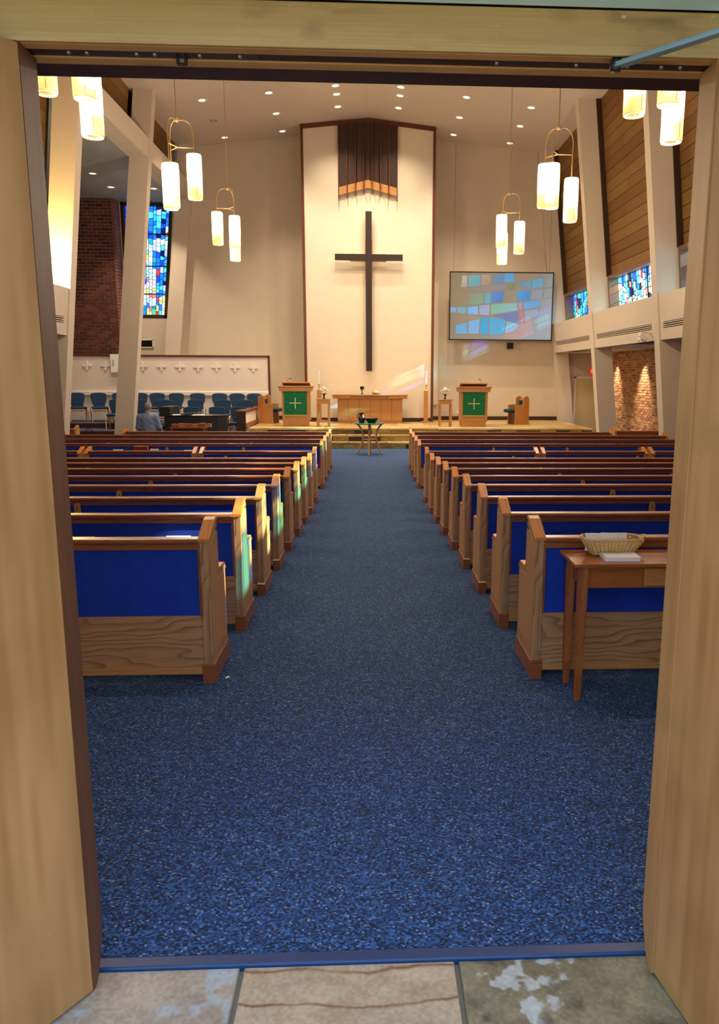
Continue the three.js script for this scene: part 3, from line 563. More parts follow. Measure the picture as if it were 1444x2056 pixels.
// ---------- side table with basket at the back of the first right pew ----------
{
  const t = thing('side_table', 'reddish cherry console table with tapered legs behind the first right pew', 'table', [1.55, 0, -3.87]);
  const x0 = -0.535, x1 = 0.6, z0 = 0.165, z1 = -0.165;
  part('tabletop', uvBox(bc(x0, 0.716, z0, x1, 0.737, z1, 0.005), 'x'), cherry, t);
  part('apron', uvBox(bc(x0 + 0.07, 0.6, z0 - 0.055, x1 - 0.07, 0.716, z0 - 0.075), 'x'), cherry, t);
  part('apron', uvBox(bc(x0 + 0.07, 0.6, z1 + 0.035, x1 - 0.07, 0.716, z1 + 0.055), 'x'), cherry, t);
  for (const x of [x0 + 0.06, x1 - 0.08]) part('apron', uvBox(bc(x, 0.6, z0 - 0.06, x + 0.02, 0.716, z1 + 0.04), 'z'), cherry, t);
  const dr = part('drawer', uvBox(bc(-0.17, 0.612, z0 - 0.052, 0.24, 0.705, z0 - 0.04, 0.003), 'x'), cherryPale, t);
  part('knob', new THREE.SphereGeometry(0.014, 14, 10).translate(0.035, 0.658, z0 - 0.03), cherry, dr);
  for (const x of [x0 + 0.055, x1 - 0.055]) for (const z of [z0 - 0.055, z1 + 0.035]) {
    const g = new THREE.CylinderGeometry(0.036, 0.021, 0.716, 4, 1); g.rotateY(Math.PI / 4); g.translate(x, 0.358, z); g.computeVertexNormals();
    part('leg', uvBox(clean(g), 'y'), cherry, t);
  }
  // wicker basket: a woven tray of round canes
  const bk = thing('basket', 'oblong pale wicker basket of white cards on the console table', 'basket', [1.262, 0.738, -3.93]);
  const cane = std({ color: 0xd8b878, roughness: 0.6 }), caneD = std({ color: 0xb08a4c, roughness: 0.6 });
  const ring = (w, d, y, wob, ph) => { const p = []; for (let i = 0; i < 96; i++) { const a = i / 96 * Math.PI * 2, c = Math.cos(a), s = Math.sin(a), k = Math.pow(Math.pow(Math.abs(c), 5) + Math.pow(Math.abs(s), 5), -0.2); const q = 1 + wob * (i % 4 < 2 ? 1 : -1) * ph; p.push(V(c * k * w / 2 * q, y, s * k * d / 2 * q)); } return new THREE.TubeGeometry(new THREE.CatmullRomCurve3(p, true), 144, 0.0034, 5, true); };
  const weave = []; for (let j = 0; j < 9; j++) { const t2 = j / 8; weave.push(ring(0.225 + 0.085 * t2, 0.1 + 0.06 * t2, 0.008 + j * 0.0088, 0.012, j % 2 ? 1 : -1)); }
  part('weave', weave, cane, bk).userData.kind = 'stuff';
  const stakes = []; for (let i = 0; i < 48; i++) { const a = i / 48 * Math.PI * 2, c = Math.cos(a), s = Math.sin(a), k = Math.pow(Math.pow(Math.abs(c), 5) + Math.pow(Math.abs(s), 5), -0.2); stakes.push(rod([c * k * 0.112, 0.004, s * k * 0.05], [c * k * 0.155, 0.084, s * k * 0.08], 0.0032, 0.0032, 5)); }
  part('stake', stakes, caneD, bk).userData.kind = 'stuff';
  part('bottom', uvBox(bc(-0.105, 0.001, -0.045, 0.105, 0.009, 0.045, 0.004), 'x'), cane, bk);
  part('rim', [ring(0.312, 0.162, 0.086, 0.006, 1), ring(0.306, 0.156, 0.091, 0.006, -1), ring(0.3, 0.15, 0.085, 0.006, 1)], cane, bk);
  part('handle', [tube([[0.148, 0.088, -0.03], [0.172, 0.098, -0.015], [0.175, 0.1, 0.012], [0.15, 0.09, 0.03]], 0.004, 16, 6), tube([[-0.148, 0.088, -0.03], [-0.166, 0.094, -0.012], [-0.168, 0.095, 0.012], [-0.15, 0.09, 0.03]], 0.004, 16, 6)], cane, bk);
  const rr = rng(12);
  for (let i = 0; i < 6; i++) { const c = thing('card', `white folded card in the wicker basket, ${ORD[i]} from its left end`, 'card', [1.262 - 0.09 + i * 0.026, 0.752 + 0.004 * (i % 2), -3.93 + (rr() - 0.5) * 0.02], (rr() - 0.5) * 0.5, 'cards in the basket'); part('leaf', [bx(0, 0.046, 0, 0.09, 0.094, 0.0016).rotateX(-0.35 + rr() * 0.2), bx(0.004, 0.044, 0.004, 0.09, 0.09, 0.0016).rotateX(-0.62)], paper, c); }
  const bo = thing('book', 'white softcover book lying flat before the basket on the table', 'book', [1.272, 0.738, -3.808], -0.03);
  part('pages', bc(-0.088, 0.002, -0.055, 0.086, 0.02, 0.055), paper, bo);
  part('cover', [bc(-0.09, 0, -0.057, 0.09, 0.002, 0.057), bc(-0.09, 0.02, -0.057, 0.09, 0.022, 0.057, 0.0006), bc(-0.09, 0, -0.057, -0.088, 0.022, 0.057)], std({ color: 0xf3f6fb, roughness: 0.4 }), bo);
  part('print_mark', tube([[0.03, 0.0224, 0.0], [0.04, 0.0224, -0.006], [0.05, 0.0224, 0.002], [0.06, 0.0224, -0.002], [0.068, 0.0224, 0.003]], 0.0007, 20, 4), std({ color: 0x8a95b0 }), bo);
}
{ const l = thing('paper_scrap', 'tiny white scrap on the carpet by the first left pew', 'scrap', [-0.79, 0.001, -4.12], 0.4); part('fold', [bx(0, 0.006, 0, 0.022, 0.0015, 0.014).rotateX(0.3).rotateZ(0.2), bx(0.004, 0.009, 0.002, 0.012, 0.0015, 0.012).rotateZ(-0.7)], paper, l); }
// ---------- chancel: platform, reredos, altar and its furniture ----------
const PY = 0.13;
{
  const p = struct('platform', uvBox(merge([bc(-3.5, -0.5, -23.02, 6.62, 0.07, -27.6), bc(-3.5, -0.5, -22.62, 6.62, -0.1, -23.02), bc(-3.5, -0.5, -22.24, 6.62, -0.27, -22.62)]), 'x'), stoneRise[1]);
  const r = rng(88);
  // treads and floor: flagstones
  const flag = (x0, x1, y, z0, z1, t) => part('flagstone', uvBox(bc(x0 + 0.005, y - t, z0 - 0.005, x1 - 0.005, y, z1 + 0.005, 0.006), 'x', r() * 3, r() * 3), stonePlat[Math.floor(r() * 4)], p);
  for (const [y, z0, z1, wide] of [[-0.222, -22.22, -22.63, 1.3], [-0.047, -22.6, -23.03, 1.2]]) { let x = -3.52; while (x < 6.6) { const w = Math.min(6.64 - x, wide * (0.7 + 0.7 * r())); flag(x, x + w, y, z0, z1, 0.045); x += w; } }
  let z = -22.99; for (let k = 0; k < 6; k++) { const d = k ? 0.7 + 0.25 * r() : 0.8, zz = k === 5 ? -27.6 : z - d; let x = -3.53; while (x < 6.6) { let w = 0.8 + 0.9 * r(); if (6.65 - x - w < 0.4) w = 6.65 - x; flag(x, x + w, PY, z, zz, 0.05); x += w; } z = zz; }
  // risers: mixed pieces of dark and ochre stone
  for (const [y0, y1, zf] of [[-0.4, -0.27, -22.24], [-0.222, -0.095, -22.62], [-0.047, 0.08, -23.02]]) { let x = -3.5; while (x < 6.6) { let w = 0.3 + 0.35 * r(); if (6.62 - x - w < 0.2) w = 6.62 - x; part('riser_stone', uvBox(bc(x + 0.004, y0 + 0.002, zf + 0.006 + 0.01 * r(), x + w - 0.004, y1 - 0.002, zf - 0.05, 0.003), 'x', r() * 3, r() * 3), stoneRise[Math.floor(r() * 6)], p); x += w; } }
}
// baseboards
struct('baseboard_back', uvBox(merge([bc(2.2, PY, -27.46, 6.62, PY + 0.13, -27.52, 0.006), bc(-3.4, PY, -27.46, -2.2, PY + 0.13, -27.52, 0.006)]), 'x'), darkWood);
{
  // projecting centre panel that runs up to the ridge
  const Z = -26.3, hw = 2.1, top = (x) => roofY(x) - 0.01;
  const p = struct('wall_chancel', uvBox(poly([[-hw, PY], [hw, PY], [hw, top(hw)], [0, top(0)], [-hw, top(hw)]], Z, -27.55), 'x'), panelMat);
  const t = 0.085;
  for (const s of [-1, 1]) {
    part('edge_trim', uvBox(bc(s * (hw - t + 0.03), PY, Z + 0.035, s * (hw + 0.03), top(hw) - 0.005, Z - 0.06, 0.006), 'y'), redWood, p);
    part('top_trim', uvBox(poly([[0, top(0) - 0.13], [s * (hw + 0.03), top(hw) - 0.13], [s * (hw + 0.03), top(hw) - 0.015], [0, top(0) - 0.015]], Z + 0.04, Z - 0.03), 'x'), redWood, p);
  }
  part('base_trim', uvBox(bc(-hw, PY, Z + 0.03, hw, PY + 0.13, Z, 0.006), 'x'), darkWood, p);
  part('narrow_panel', uvBox(bc(2.2, 0.66, -27.44, 2.37, 4.75, -27.52, 0.01), 'y'), panelMat, p);
  // organ screen under the ridge: boards between fins, pale rail below
  const L = -0.945, Rr = 0.905, n = 7, w = (Rr - L) / n, bot = (x) => 7.5 - 0.235 * Math.abs(x + 0.02) / 0.93;
  const grille = part('organ_screen', poly([[L, bot(L)], [-0.02, bot(-0.02)], [Rr, bot(Rr)], [Rr, top(Rr) - 0.1], [0, top(0) - 0.1], [L, top(L) - 0.1]], Z + 0.03, Z), crossWood, p);
  for (let k = 0; k < n; k++) { const a = L + k * w, b = a + w; part('board', uvBox(poly([[a + 0.02, bot(a)], [b - 0.02, bot(b)], [b - 0.02, top(b) - 0.12], [a + 0.02, top(a) - 0.12]], Z + 0.05, Z + 0.02), 'y', k), [darkWood, redWood, darkWood][k % 2 ? 0 : 2], grille); }
  for (let k = 0; k <= n; k++) { const x = L + k * w; part('fin', uvBox(bc(x - 0.014, bot(x) - 0.17, Z + 0.03, x + 0.014, top(x) - 0.11, Z + 0.15, 0.004), 'y', k * 0.3), redWood, grille); }
  for (const s of [-1, 1]) { const e = s < 0 ? L : Rr; part('bottom_rail', uvBox(poly([[-0.02, bot(-0.02) - 0.02], [e, bot(e) - 0.02], [e, bot(e) + 0.22], [-0.02, bot(-0.02) + 0.22]], Z + 0.02, Z + 0.09), 'x'), oakAltar, grille); }
}
{
  const c = thing('wall_cross', 'tall dark wooden cross hung on the pale centre panel', 'cross', [-0.005, 0, -26.12]);
  part('upright', uvBox(bc(-0.1, 1.79, 0.03, 0.1, 6.76, -0.04, 0.006), 'y'), crossWood, c);
  part('crossbar', uvBox(bc(-1.08, 5.27, 0.02, 1.09, 5.465, -0.05, 0.006), 'x'), crossWood, c);
  for (const [g, ax] of [[bc(-0.6, 5.24, -0.02, 0.56, 5.475, -0.075, 0.004), 'x'], [bc(-0.112, 4.72, -0.022, 0.115, 5.92, -0.077, 0.004), 'y']]) part('inner_plate', uvBox(g, ax), oakAltar, c);
  for (const y of [2.5, 6.2]) part('bracket', bc(-0.03, y, -0.04, 0.03, y + 0.06, -0.18), blackMatte, c);
}
const serif = await new FontLoader().loadAsync('fonts/droid/droid_serif_bold.typeface.json');
const sansB = await new FontLoader().loadAsync('fonts/droid/droid_sans_bold.typeface.json');
const words = (t, font, size, depth) => { const g = new TextGeometry(t, { font, size, depth, curveSegments: 3 }); g.computeBoundingBox(); const b = g.boundingBox; return g.translate(-(b.min.x + b.max.x) / 2, -(b.min.y + b.max.y) / 2, 0); };
{
  const a = thing('altar', 'oak communion table with carved lettering, centred below the wooden cross', 'altar', [0.02, PY, -25.72]);
  part('tabletop', uvBox(bc(-1.22, 0.885, 0.5, 1.22, 0.925, -0.42, 0.008), 'x'), oakAltar, a);
  const ap = part('apron', uvBox(bc(-1.19, 0.79, 0.475, 1.19, 0.89, -0.4, 0.004), 'x'), oakAltar, a);
  part('lettering', words('THIS DO IN REMEMBRANCE OF ME', serif, 0.062, 0.006).scale(0.82, 1, 1).translate(-0.02, 0.84, 0.473), redWood, ap);
  part('core', bc(-1.0, 0.02, 0.33, 1.0, 0.8, -0.33), darkWood, a);
  for (let k = 0; k < 6; k++) part('front_board', uvBox(bc(-1.04 + k * 0.347 + 0.003, 0.08, 0.372, -1.04 + (k + 1) * 0.347 - 0.003, 0.8, 0.34, 0.004), 'y', k * 0.37, k * 0.2), oakAltar, a);
  for (const s of [-1, 1]) part('end_panel', uvBox(bc(s * 0.985, 0.08, 0.34, s * 1.04, 0.8, -0.35, 0.004), 'y'), oakAltar, a);
  part('plinth', uvBox(bc(-1.03, 0, 0.36, 1.03, 0.085, -0.34, 0.004), 'x'), oakAltar, a);
  const ch = thing('chalice', 'dark pottery chalice standing on the communion table', 'chalice', [-0.235, PY + 0.925, -25.5]);
  part('cup', lathe([[0.0, 0.13], [0.05, 0.14], [0.066, 0.17], [0.07, 0.245], [0.064, 0.245], [0.058, 0.18], [0, 0.15]]), blackGloss, ch);
  part('stem', lathe([[0, 0.02], [0.018, 0.03], [0.014, 0.08], [0.026, 0.1], [0.016, 0.12], [0.02, 0.138], [0, 0.14]]), blackGloss, ch);
  part('foot', lathe([[0, 0], [0.058, 0], [0.056, 0.01], [0.02, 0.032], [0, 0.034]]), blackGloss, ch);
  const br = thing('bread_loaf', 'round golden bread loaf on a dark plate on the communion table', 'bread', [0.215, PY + 0.925, -25.5]);
  part('plate', lathe([[0, 0], [0.09, 0.002], [0.15, 0.012], [0.152, 0.018], [0.09, 0.01], [0, 0.008]], 32), blackGloss, br);
  const lg = new THREE.SphereGeometry(0.12, 28, 18); { const q = lg.attributes.position; for (let i = 0; i < q.count; i++) { const y = q.getY(i), x = q.getX(i), zz = q.getZ(i); q.setY(i, Math.max(-0.03, y * 0.72) + 0.004 * Math.sin(x * 60) * (y > 0 ? 1 : 0)); } lg.computeVertexNormals(); }
  part('crust', lg.translate(0, 0.042, 0), std({ map: texture(64, 64, (u, v) => { const t = fbm(u * 6, v * 6, 6, 6, 5, 3) * 60; return [176 + t, 116 + t, 56 + t * 0.5]; }), roughness: 0.7 }), br);
}
// pulpits
function pulpit(name, label, x, side) {
  const p = thing(name, label, 'pulpit', [x, PY, -24.12]);
  part('plinth', uvBox(bc(-0.39, 0, 0.305, 0.37, 0.15, -0.25, 0.005), 'x'), oakAltar, p);
  part('body', uvBox(merge([bc(-0.41, 0.15, 0.3, -0.33, 1.06, -0.26, 0.005), bc(0.33, 0.15, 0.3, 0.41, 1.06, -0.26, 0.005), bc(-0.34, 0.15, 0.27, 0.34, 1.06, -0.2), bc(-0.34, 0.15, 0.29, 0.34, 0.3, 0.26, 0.004)]), 'y'), oakAltar, p);
  part('crown', uvBox(merge([poly([[-0.47, 1.04], [0.47, 1.04], [0.5, 1.17], [-0.5, 1.17]], 0.36, -0.3, 0.004), bc(-0.525, 1.17, 0.39, 0.525, 1.2, -0.33, 0.006)]), 'x'), oakAltar, p);
  part('reading_desk', uvBox(bc(-0.42, 0, 0.22, 0.42, 0.03, -0.22, 0.004).rotateX(-0.25).translate(0, 1.235, -0.02), 'x'), oakAltar, p);
  const pts = []; for (let i = 0; i <= 24; i++) pts.push(i / 24);
  const cl = thing('pulpit_cloth', `green pulpit cloth with a gold cross and fringe on the ${side} pulpit`, 'cloth', [x - 0.01, PY, -23.8]);
  const cg = new THREE.BoxGeometry(0.67, 0.7, 0.008, 24, 8, 1); { const q = cg.attributes.position; for (let i = 0; i < q.count; i++) { const xx = q.getX(i), y = q.getY(i); q.setZ(i, q.getZ(i) + 0.004 * Math.sin(xx * 22 + 1) * (0.35 - y) / 0.7); } cg.computeVertexNormals(); }
  part('cloth', uvBox(clean(cg.translate(0, 0.69, 0)), 'y'), greenCloth, cl);
  part('fringe', bc(-0.335, 0.3, -0.003, 0.335, 0.345, 0.008, 0.002), std({ color: 0xb99a55, roughness: 0.9 }), cl);
  const gold = std({ color: 0xe2d7a0, roughness: 0.6 });
  const star = (cx, cy, r, n) => { const s = []; for (let i = 0; i < n * 2; i++) { const a = i / n * Math.PI, q = i % 2 ? r * 0.62 : r; s.push([cx + q * Math.cos(a), cy + q * Math.sin(a)]); } return poly(s, 0.007, 0.013); };
  part('cross_emblem', [bc(-0.011, 0.55, 0.007, 0.011, 0.83, 0.013), bc(-0.145, 0.683, 0.007, 0.145, 0.705, 0.013), star(0, 0.835, 0.024, 3), star(0, 0.545, 0.024, 3), star(-0.15, 0.694, 0.027, 3), star(0.15, 0.694, 0.027, 3)], gold, cl);
  const m = thing('microphone', `thin black gooseneck microphone on the ${side} pulpit`, 'microphone', [x + (side === 'left' ? -0.3 : 0.28), PY + 1.215, -24.3]);
  part('gooseneck', tube(side === 'left' ? [[0, 0, 0], [0, 0.08, 0], [0.02, 0.16, 0], [0.09, 0.2, 0]] : [[0, 0, 0], [0, 0.08, 0], [-0.01, 0.15, 0], [-0.045, 0.19, 0]], 0.006, 20, 6), blackMatte, m);
  part('capsule', new THREE.CapsuleGeometry(0.014, 0.025, 4, 10).rotateZ(1.2).translate(side === 'left' ? 0.11 : -0.06, side === 'left' ? 0.2 : 0.2, 0), blackMatte, m);
  part('base', lathe([[0, 0], [0.03, 0], [0.028, 0.012], [0.01, 0.018], [0, 0.018]], 14), blackMatte, m);
}
pulpit('pulpit', 'oak pulpit draped with green cloth, left of the communion table', -2.215, 'left');
pulpit('pulpit', 'oak pulpit draped with green cloth, right of the communion table', 3.185, 'right');
// flower stands and flowers
function stand(x, label, flLabel, fx) {
  const s = thing('plant_stand', label, 'stand', [x, PY, -23.88]);
  part('top', uvBox(bc(-0.212, 0.795, 0.2, 0.212, 0.825, -0.2, 0.005), 'x'), oakAltar, s);
  for (const z of [0.165, -0.165]) part('apron', uvBox(bc(-0.185, 0.675, z - 0.012, 0.185, 0.795, z + 0.012, 0.003), 'x'), oakAltar, s);
  for (const q of [-0.165, 0.165]) { part('apron', uvBox(bc(q - 0.012, 0.675, -0.17, q + 0.012, 0.795, 0.17, 0.003), 'z'), oakAltar, s); for (const z of [-0.165, 0.165]) part('leg', uvBox(bc(q - 0.028, 0, z - 0.028, q + 0.028, 0.68, z + 0.028, 0.004), 'y'), oakAltar, s); part('stretcher', uvBox(bc(q - 0.012, 0.13, -0.165, q + 0.012, 0.2, 0.165, 0.003), 'z'), oakAltar, s); }
  part('stretcher', uvBox(bc(-0.165, 0.13, 0.15, 0.165, 0.2, 0.174, 0.003), 'x'), oakAltar, s);
  const f = thing('flower_vase', flLabel, 'flowers', [fx, PY + 0.825, -23.88]);
  part('vase', lathe([[0, 0], [0.045, 0], [0.04, 0.02], [0.016, 0.05], [0.03, 0.1], [0.05, 0.14], [0.044, 0.14], [0, 0.1]]), std({ color: 0x23232b, roughness: 0.3, metalness: 0.4 }), f);
  const r = rng(x > 0 ? 5 : 9), petal = std({ color: 0xf5ebe4, roughness: 0.8 }), pink = std({ color: 0xf0cdbf, roughness: 0.8 }), green = std({ color: 0x2c4a25, roughness: 0.8 });
  for (let i = 0; i < 11; i++) {
    const a = i * 2.4, q = 0.125 * Math.sqrt(i / 11), c = [q * Math.cos(a), 0.21 + 0.1 * (1 - q / 0.125) + 0.02 * r(), q * Math.sin(a) * 0.9], g = [];
    for (let k = 0; k < 12; k++) { const e = new THREE.SphereGeometry(0.031, 6, 4).scale(1, 0.32, 0.7).translate(0.024, 0, 0).rotateZ(0.2 + 0.9 * (k % 3) / 3).rotateY(k * 2.4); g.push(e); }
    part('blossom', mergeGeometries(g.map(clean)).translate(...c), i % 4 === 1 ? pink : petal, f);
  }
  const lv = []; for (let i = 0; i < 9; i++) lv.push(new THREE.SphereGeometry(0.04, 6, 4).scale(1.3, 0.1, 0.5).translate(0.07, 0, 0).rotateZ(-0.3 + 0.5 * r()).rotateY(i * 0.7).translate(0, 0.15, 0));
  part('leaves', lv, green, f);
}
stand(-1.39, 'square oak plant stand beside the left pulpit', 'small vase of white flowers on the plant stand by the left pulpit', -1.37);
stand(2.305, 'square oak plant stand beside the right pulpit', 'small vase of white flowers on the plant stand by the right pulpit', 2.3);
// candle pillars
for (const [x, side] of [[1.86, 'right'], [-1.64, 'left']]) {
  const c = thing('candle_pillar', `square oak candle pillar at the ${side} end of the communion table`, 'pillar', [x, PY, -25.9]);
  part('foot', uvBox(bc(-0.155, 0, 0.14, 0.155, 0.035, -0.14, 0.006), 'x'), cherryPale, c);
  part('post', uvBox(bc(-0.07, 0.035, 0.07, 0.07, 1.04, -0.07, 0.006), 'y'), oakAltar, c);
  const h = thing('candlestick', `brass candlestick with a tall white candle on the ${side} oak pillar`, 'candlestick', [x, PY + 1.04, -25.9]);
  part('holder', lathe([[0, 0], [0.035, 0], [0.03, 0.01], [0.013, 0.02], [0.012, 0.15], [0.022, 0.16], [0.06, 0.185], [0.062, 0.19], [0.02, 0.185], [0, 0.184]]), brass, h);
  part('candle', lathe([[0, 0.185], [0.02, 0.185], [0.019, 0.6], [0.015, 0.62], [0, 0.622]], 16), std({ color: 0xf6f3e6, roughness: 0.5 }), h);
  part('wick', rod([0, 0.62, 0], [0.002, 0.635, 0], 0.002), blackMatte, h);
}
// clergy chairs with gabled sides
function clergyChair(label, x, z, turn) {
  const c = thing('clergy_chair', label, 'chair', [x, PY, z], turn, 'clergy chairs on the platform');
  const prof = [[0, 0], [0, 0.84], [0.105, 0.91], [0.21, 0.84], [0.215, 0.625], [0.47, 0.615], [0.47, 0]];
  for (const s of [-1, 1]) {
    const e = part('side_panel', uvBox(polyX(prof, s * 0.3 - 0.025, s * 0.3 + 0.025, 0.005), 'y'), oakAltar, c);
    part('inlay', uvBox(polyX([[0.045, 0.14], [0.045, 0.8], [0.105, 0.84], [0.165, 0.8], [0.165, 0.14]], s * 0.328 - 0.003, s * 0.328 + 0.003), 'y'), oakCap, e);
    part('plinth', uvBox(polyX([[-0.01, 0], [-0.01, 0.07], [0.48, 0.07], [0.48, 0]], s * 0.3 - 0.031, s * 0.3 + 0.031), 'z'), oakAltar, e);
  }
  part('back', uvBox(bc(-0.28, 0.2, -0.05, 0.28, 0.82, -0.085), 'x'), oakAltar, c);
  part('back_pad', bc(-0.24, 0.46, -0.085, 0.24, 0.76, -0.13, 0.02), greyBlueFabric, c);
  part('front_panel', uvBox(bc(-0.28, 0, -0.42, 0.28, 0.38, -0.44), 'x'), redWood, c);
  part('seat_pad', bc(-0.27, 0.37, -0.1, 0.27, 0.48, -0.66, 0.05), greyBlueFabric, c);
}
clergyChair('oak clergy chair with gabled sides behind the left pulpit', -3.46, -25.45, -Math.PI / 2 - 0.2);
clergyChair('oak clergy chair with gabled sides on the right of the platform', 5.03, -25.2, Math.PI / 2 + 0.2);
// small round table before the steps
{
  const t = thing('round_table', 'small round table with curved legs and teal top before the steps', 'table', [0, -0.4, -20.75]);
  const topM = std({ color: 0x2f8f7c, roughness: 0.12, metalness: 0.1 });
  part('tabletop', lathe([[0, 0.79], [0.39, 0.79], [0.4, 0.8], [0.4, 0.815], [0.39, 0.822], [0, 0.822]], 40), topM, t);
  const lw = std({ color: 0xb78760, roughness: 0.45 });
  for (let k = 0; k < 4; k++) { const a = k * Math.PI / 2 + Math.PI / 2 + 0.05, c = Math.cos(a), s = Math.sin(a); part('leg', tube([[0.33 * c, 0, 0.33 * s], [0.23 * c, 0.2, 0.23 * s], [0.17 * c, 0.42, 0.17 * s], [0.22 * c, 0.65, 0.22 * s], [0.32 * c, 0.79, 0.32 * s]], 0.024, 24, 8), lw, t); }
  part('shelf_ring', new THREE.TorusGeometry(0.17, 0.018, 8, 28).rotateX(Math.PI / 2).translate(0, 0.385, 0), lw, t);
  part('shelf', lathe([[0, 0.378], [0.16, 0.378], [0.16, 0.392], [0, 0.392]], 28), lw, t);
  const j = thing('pitcher', 'dark glazed pottery pitcher on the round table', 'pitcher', [-0.205, 0.422, -20.72]);
  part('body', lathe([[0, 0], [0.066, 0], [0.085, 0.05], [0.088, 0.1], [0.075, 0.17], [0.052, 0.215], [0.05, 0.235], [0.066, 0.262], [0.06, 0.262], [0.044, 0.235], [0, 0.2]], 28), blackGloss, j);
  part('handle', tube([[-0.05, 0.235, 0], [-0.1, 0.225, 0], [-0.12, 0.17, 0], [-0.085, 0.1, 0]], 0.01, 16), blackGloss, j);
  const b = thing('bowl', 'wide dark flaring bowl on the round table beside the pitcher', 'bowl', [0.055, 0.422, -20.74]);
  part('body', lathe([[0, 0], [0.1, 0], [0.105, 0.012], [0.2, 0.125], [0.192, 0.128], [0.1, 0.03], [0, 0.024]], 32), std({ color: 0x1c1410, roughness: 0.25 }), b);
  part('rim', new THREE.TorusGeometry(0.197, 0.006, 6, 40).rotateX(Math.PI / 2).translate(0, 0.126, 0), std({ color: 0x8a6a50, roughness: 0.4 }), b);
}
// projection screen hung across the corner
{
  const A = V(2.7, 5.05, -27.05), B = V(6.22, 5.08, -27.03), L = Math.hypot(B.x - A.x, B.z - A.z), Hh = 2.24;
  const s = thing('projection_screen', 'wide black-framed screen showing a pale stained glass picture in the corner', 'screen', [(A.x + B.x) / 2, 2.845, (A.z + B.z) / 2], -Math.atan2(B.z - A.z, B.x - A.x));
  const cv = document.createElement('canvas'); cv.width = 1024; cv.height = 680;
  const c = cv.getContext('2d');
  const k = 1024 / 1280, ox = 85, oy = 120;                     // measured on a 1444 wide enlargement
  c.fillStyle = '#a29883'; c.fillRect(0, 0, 1024, 680);
  const gr = c.createLinearGradient(0, 0, 1024, 680); gr.addColorStop(0, '#94866a'); gr.addColorStop(0.5, '#a09686'); gr.addColorStop(1, '#b4c2da'); c.fillStyle = gr; c.fillRect(0, 0, 1024, 680);
  const P = (col, col2, ...p) => { const q = p.map(([x, y]) => [(x - ox) * k, (y - oy) * 680 / 835]); const g = c.createLinearGradient(q[0][0], q[0][1], q[2][0], q[2][1]); g.addColorStop(0, col); g.addColorStop(1, col2 ?? col); c.fillStyle = g; c.beginPath(); q.forEach((a, i) => i ? c.lineTo(...a) : c.moveTo(...a)); c.closePath(); c.fill(); c.strokeStyle = '#8d8c88'; c.lineWidth = 4; c.stroke(); };
  P('#c9c2b4', '#b4aa9c', [232, 160], [296, 160], [294, 302], [218, 308]);
  P('#86b4b8', '#62b0c8', [308, 156], [460, 148], [458, 284], [306, 300]);
  P('#b8aa98', '#a49684', [468, 146], [590, 140], [586, 268], [466, 284]);
  P('#7f96b0', '#6698d4', [620, 140], [745, 130], [736, 250], [612, 264]);
  P('#5eaeea', '#62b4f0', [756, 126], [872, 120], [884, 232], [750, 246]);
  P('#a8917c', '#b09a84', [890, 124], [1150, 110], [1240, 162], [902, 226]);
  P('#7c9cae', '#6fb6d0', [902, 246], [1090, 204], [1092, 312], [900, 262]);
  P('#66b4dc', '#86b4d8', [1100, 200], [1244, 170], [1246, 300], [1100, 312]);
  P('#a4b4b0', '#98aebc', [1280, 180], [1364, 178], [1364, 296], [1272, 300]);
  P('#8f9c6c', '#8a9464', [800, 256], [890, 246], [888, 326], [786, 330]);
  P('#968b80', '#9a94a6', [312, 300], [790, 256], [766, 330], [312, 372]);
  P('#929a7c', '#84b2a0', [316, 384], [500, 366], [504, 508], [314, 526]);
  P('#74aebc', '#66bede', [516, 366], [594, 362], [588, 500], [514, 508]);
  P('#5a98e8', '#5c88cc', [606, 356], [764, 348], [744, 488], [600, 498]);
  P('#5cb2f0', '#4c9ae8', [912, 344], [1084, 328], [1086, 458], [930, 474]);
  P('#9aa4b8', '#a8b0c4', [1100, 324], [1246, 314], [1238, 428], [1096, 448]);
  P('#a4b0b0', '#a6b6bc', [1258, 310], [1364, 300], [1364, 420], [1246, 430]);
  P('#8ac0f4', '#78b0ea', [90, 554], [166, 552], [166, 622], [90, 620]);
  P('#80b6cc', '#74b4d2', [178, 552], [296, 548], [294, 634], [176, 622]);
  P('#7cc0fa', '#8cc4fa', [308, 544], [436, 530], [442, 646], [306, 636]);
  P('#a2b4e0', '#aab8dc', [448, 526], [586, 514], [576, 652], [452, 646]);
  P('#86c4ac', '#9ccadc', [596, 510], [922, 490], [936, 588], [586, 644]);
  P('#c8a8c0', '#c49eae', [934, 488], [984, 482], [996, 580], [950, 586]);
  P('#72b8f4', '#80b4ec', [998, 478], [1222, 454], [1216, 540], [1008, 578]);
  P('#d48c94', '#cc949c', [950, 590], [1002, 586], [1020, 740], [976, 748]);
  P('#6c86d8', '#8494c0', [620, 652], [938, 600], [966, 756], [790, 704]);
  P('#a6b2cc', '#a8b8d0', [1014, 588], [1204, 556], [1190, 650], [1030, 736]);
  P('#ac9484', '#a8968a', [316, 650], [548, 660], [470, 690], [316, 728]);
  P('#6cb6ee', '#74b6ea', [160, 774], [302, 738], [306, 886], [160, 886]);
  P('#7cbcf4', '#86bff2', [316, 726], [464, 690], [452, 884], [318, 884]);
  P('#3fb2f2', '#48b8f0', [476, 686], [570, 668], [566, 896], [460, 880]);
  P('#52b4f2', '#62baf0', [582, 668], [790, 710], [770, 890], [578, 898]);
  P('#84c0ec', '#96ccec', [798, 716], [964, 764], [900, 850], [774, 880]);
  const tx = new THREE.CanvasTexture(cv); tx.colorSpace = THREE.SRGBColorSpace;
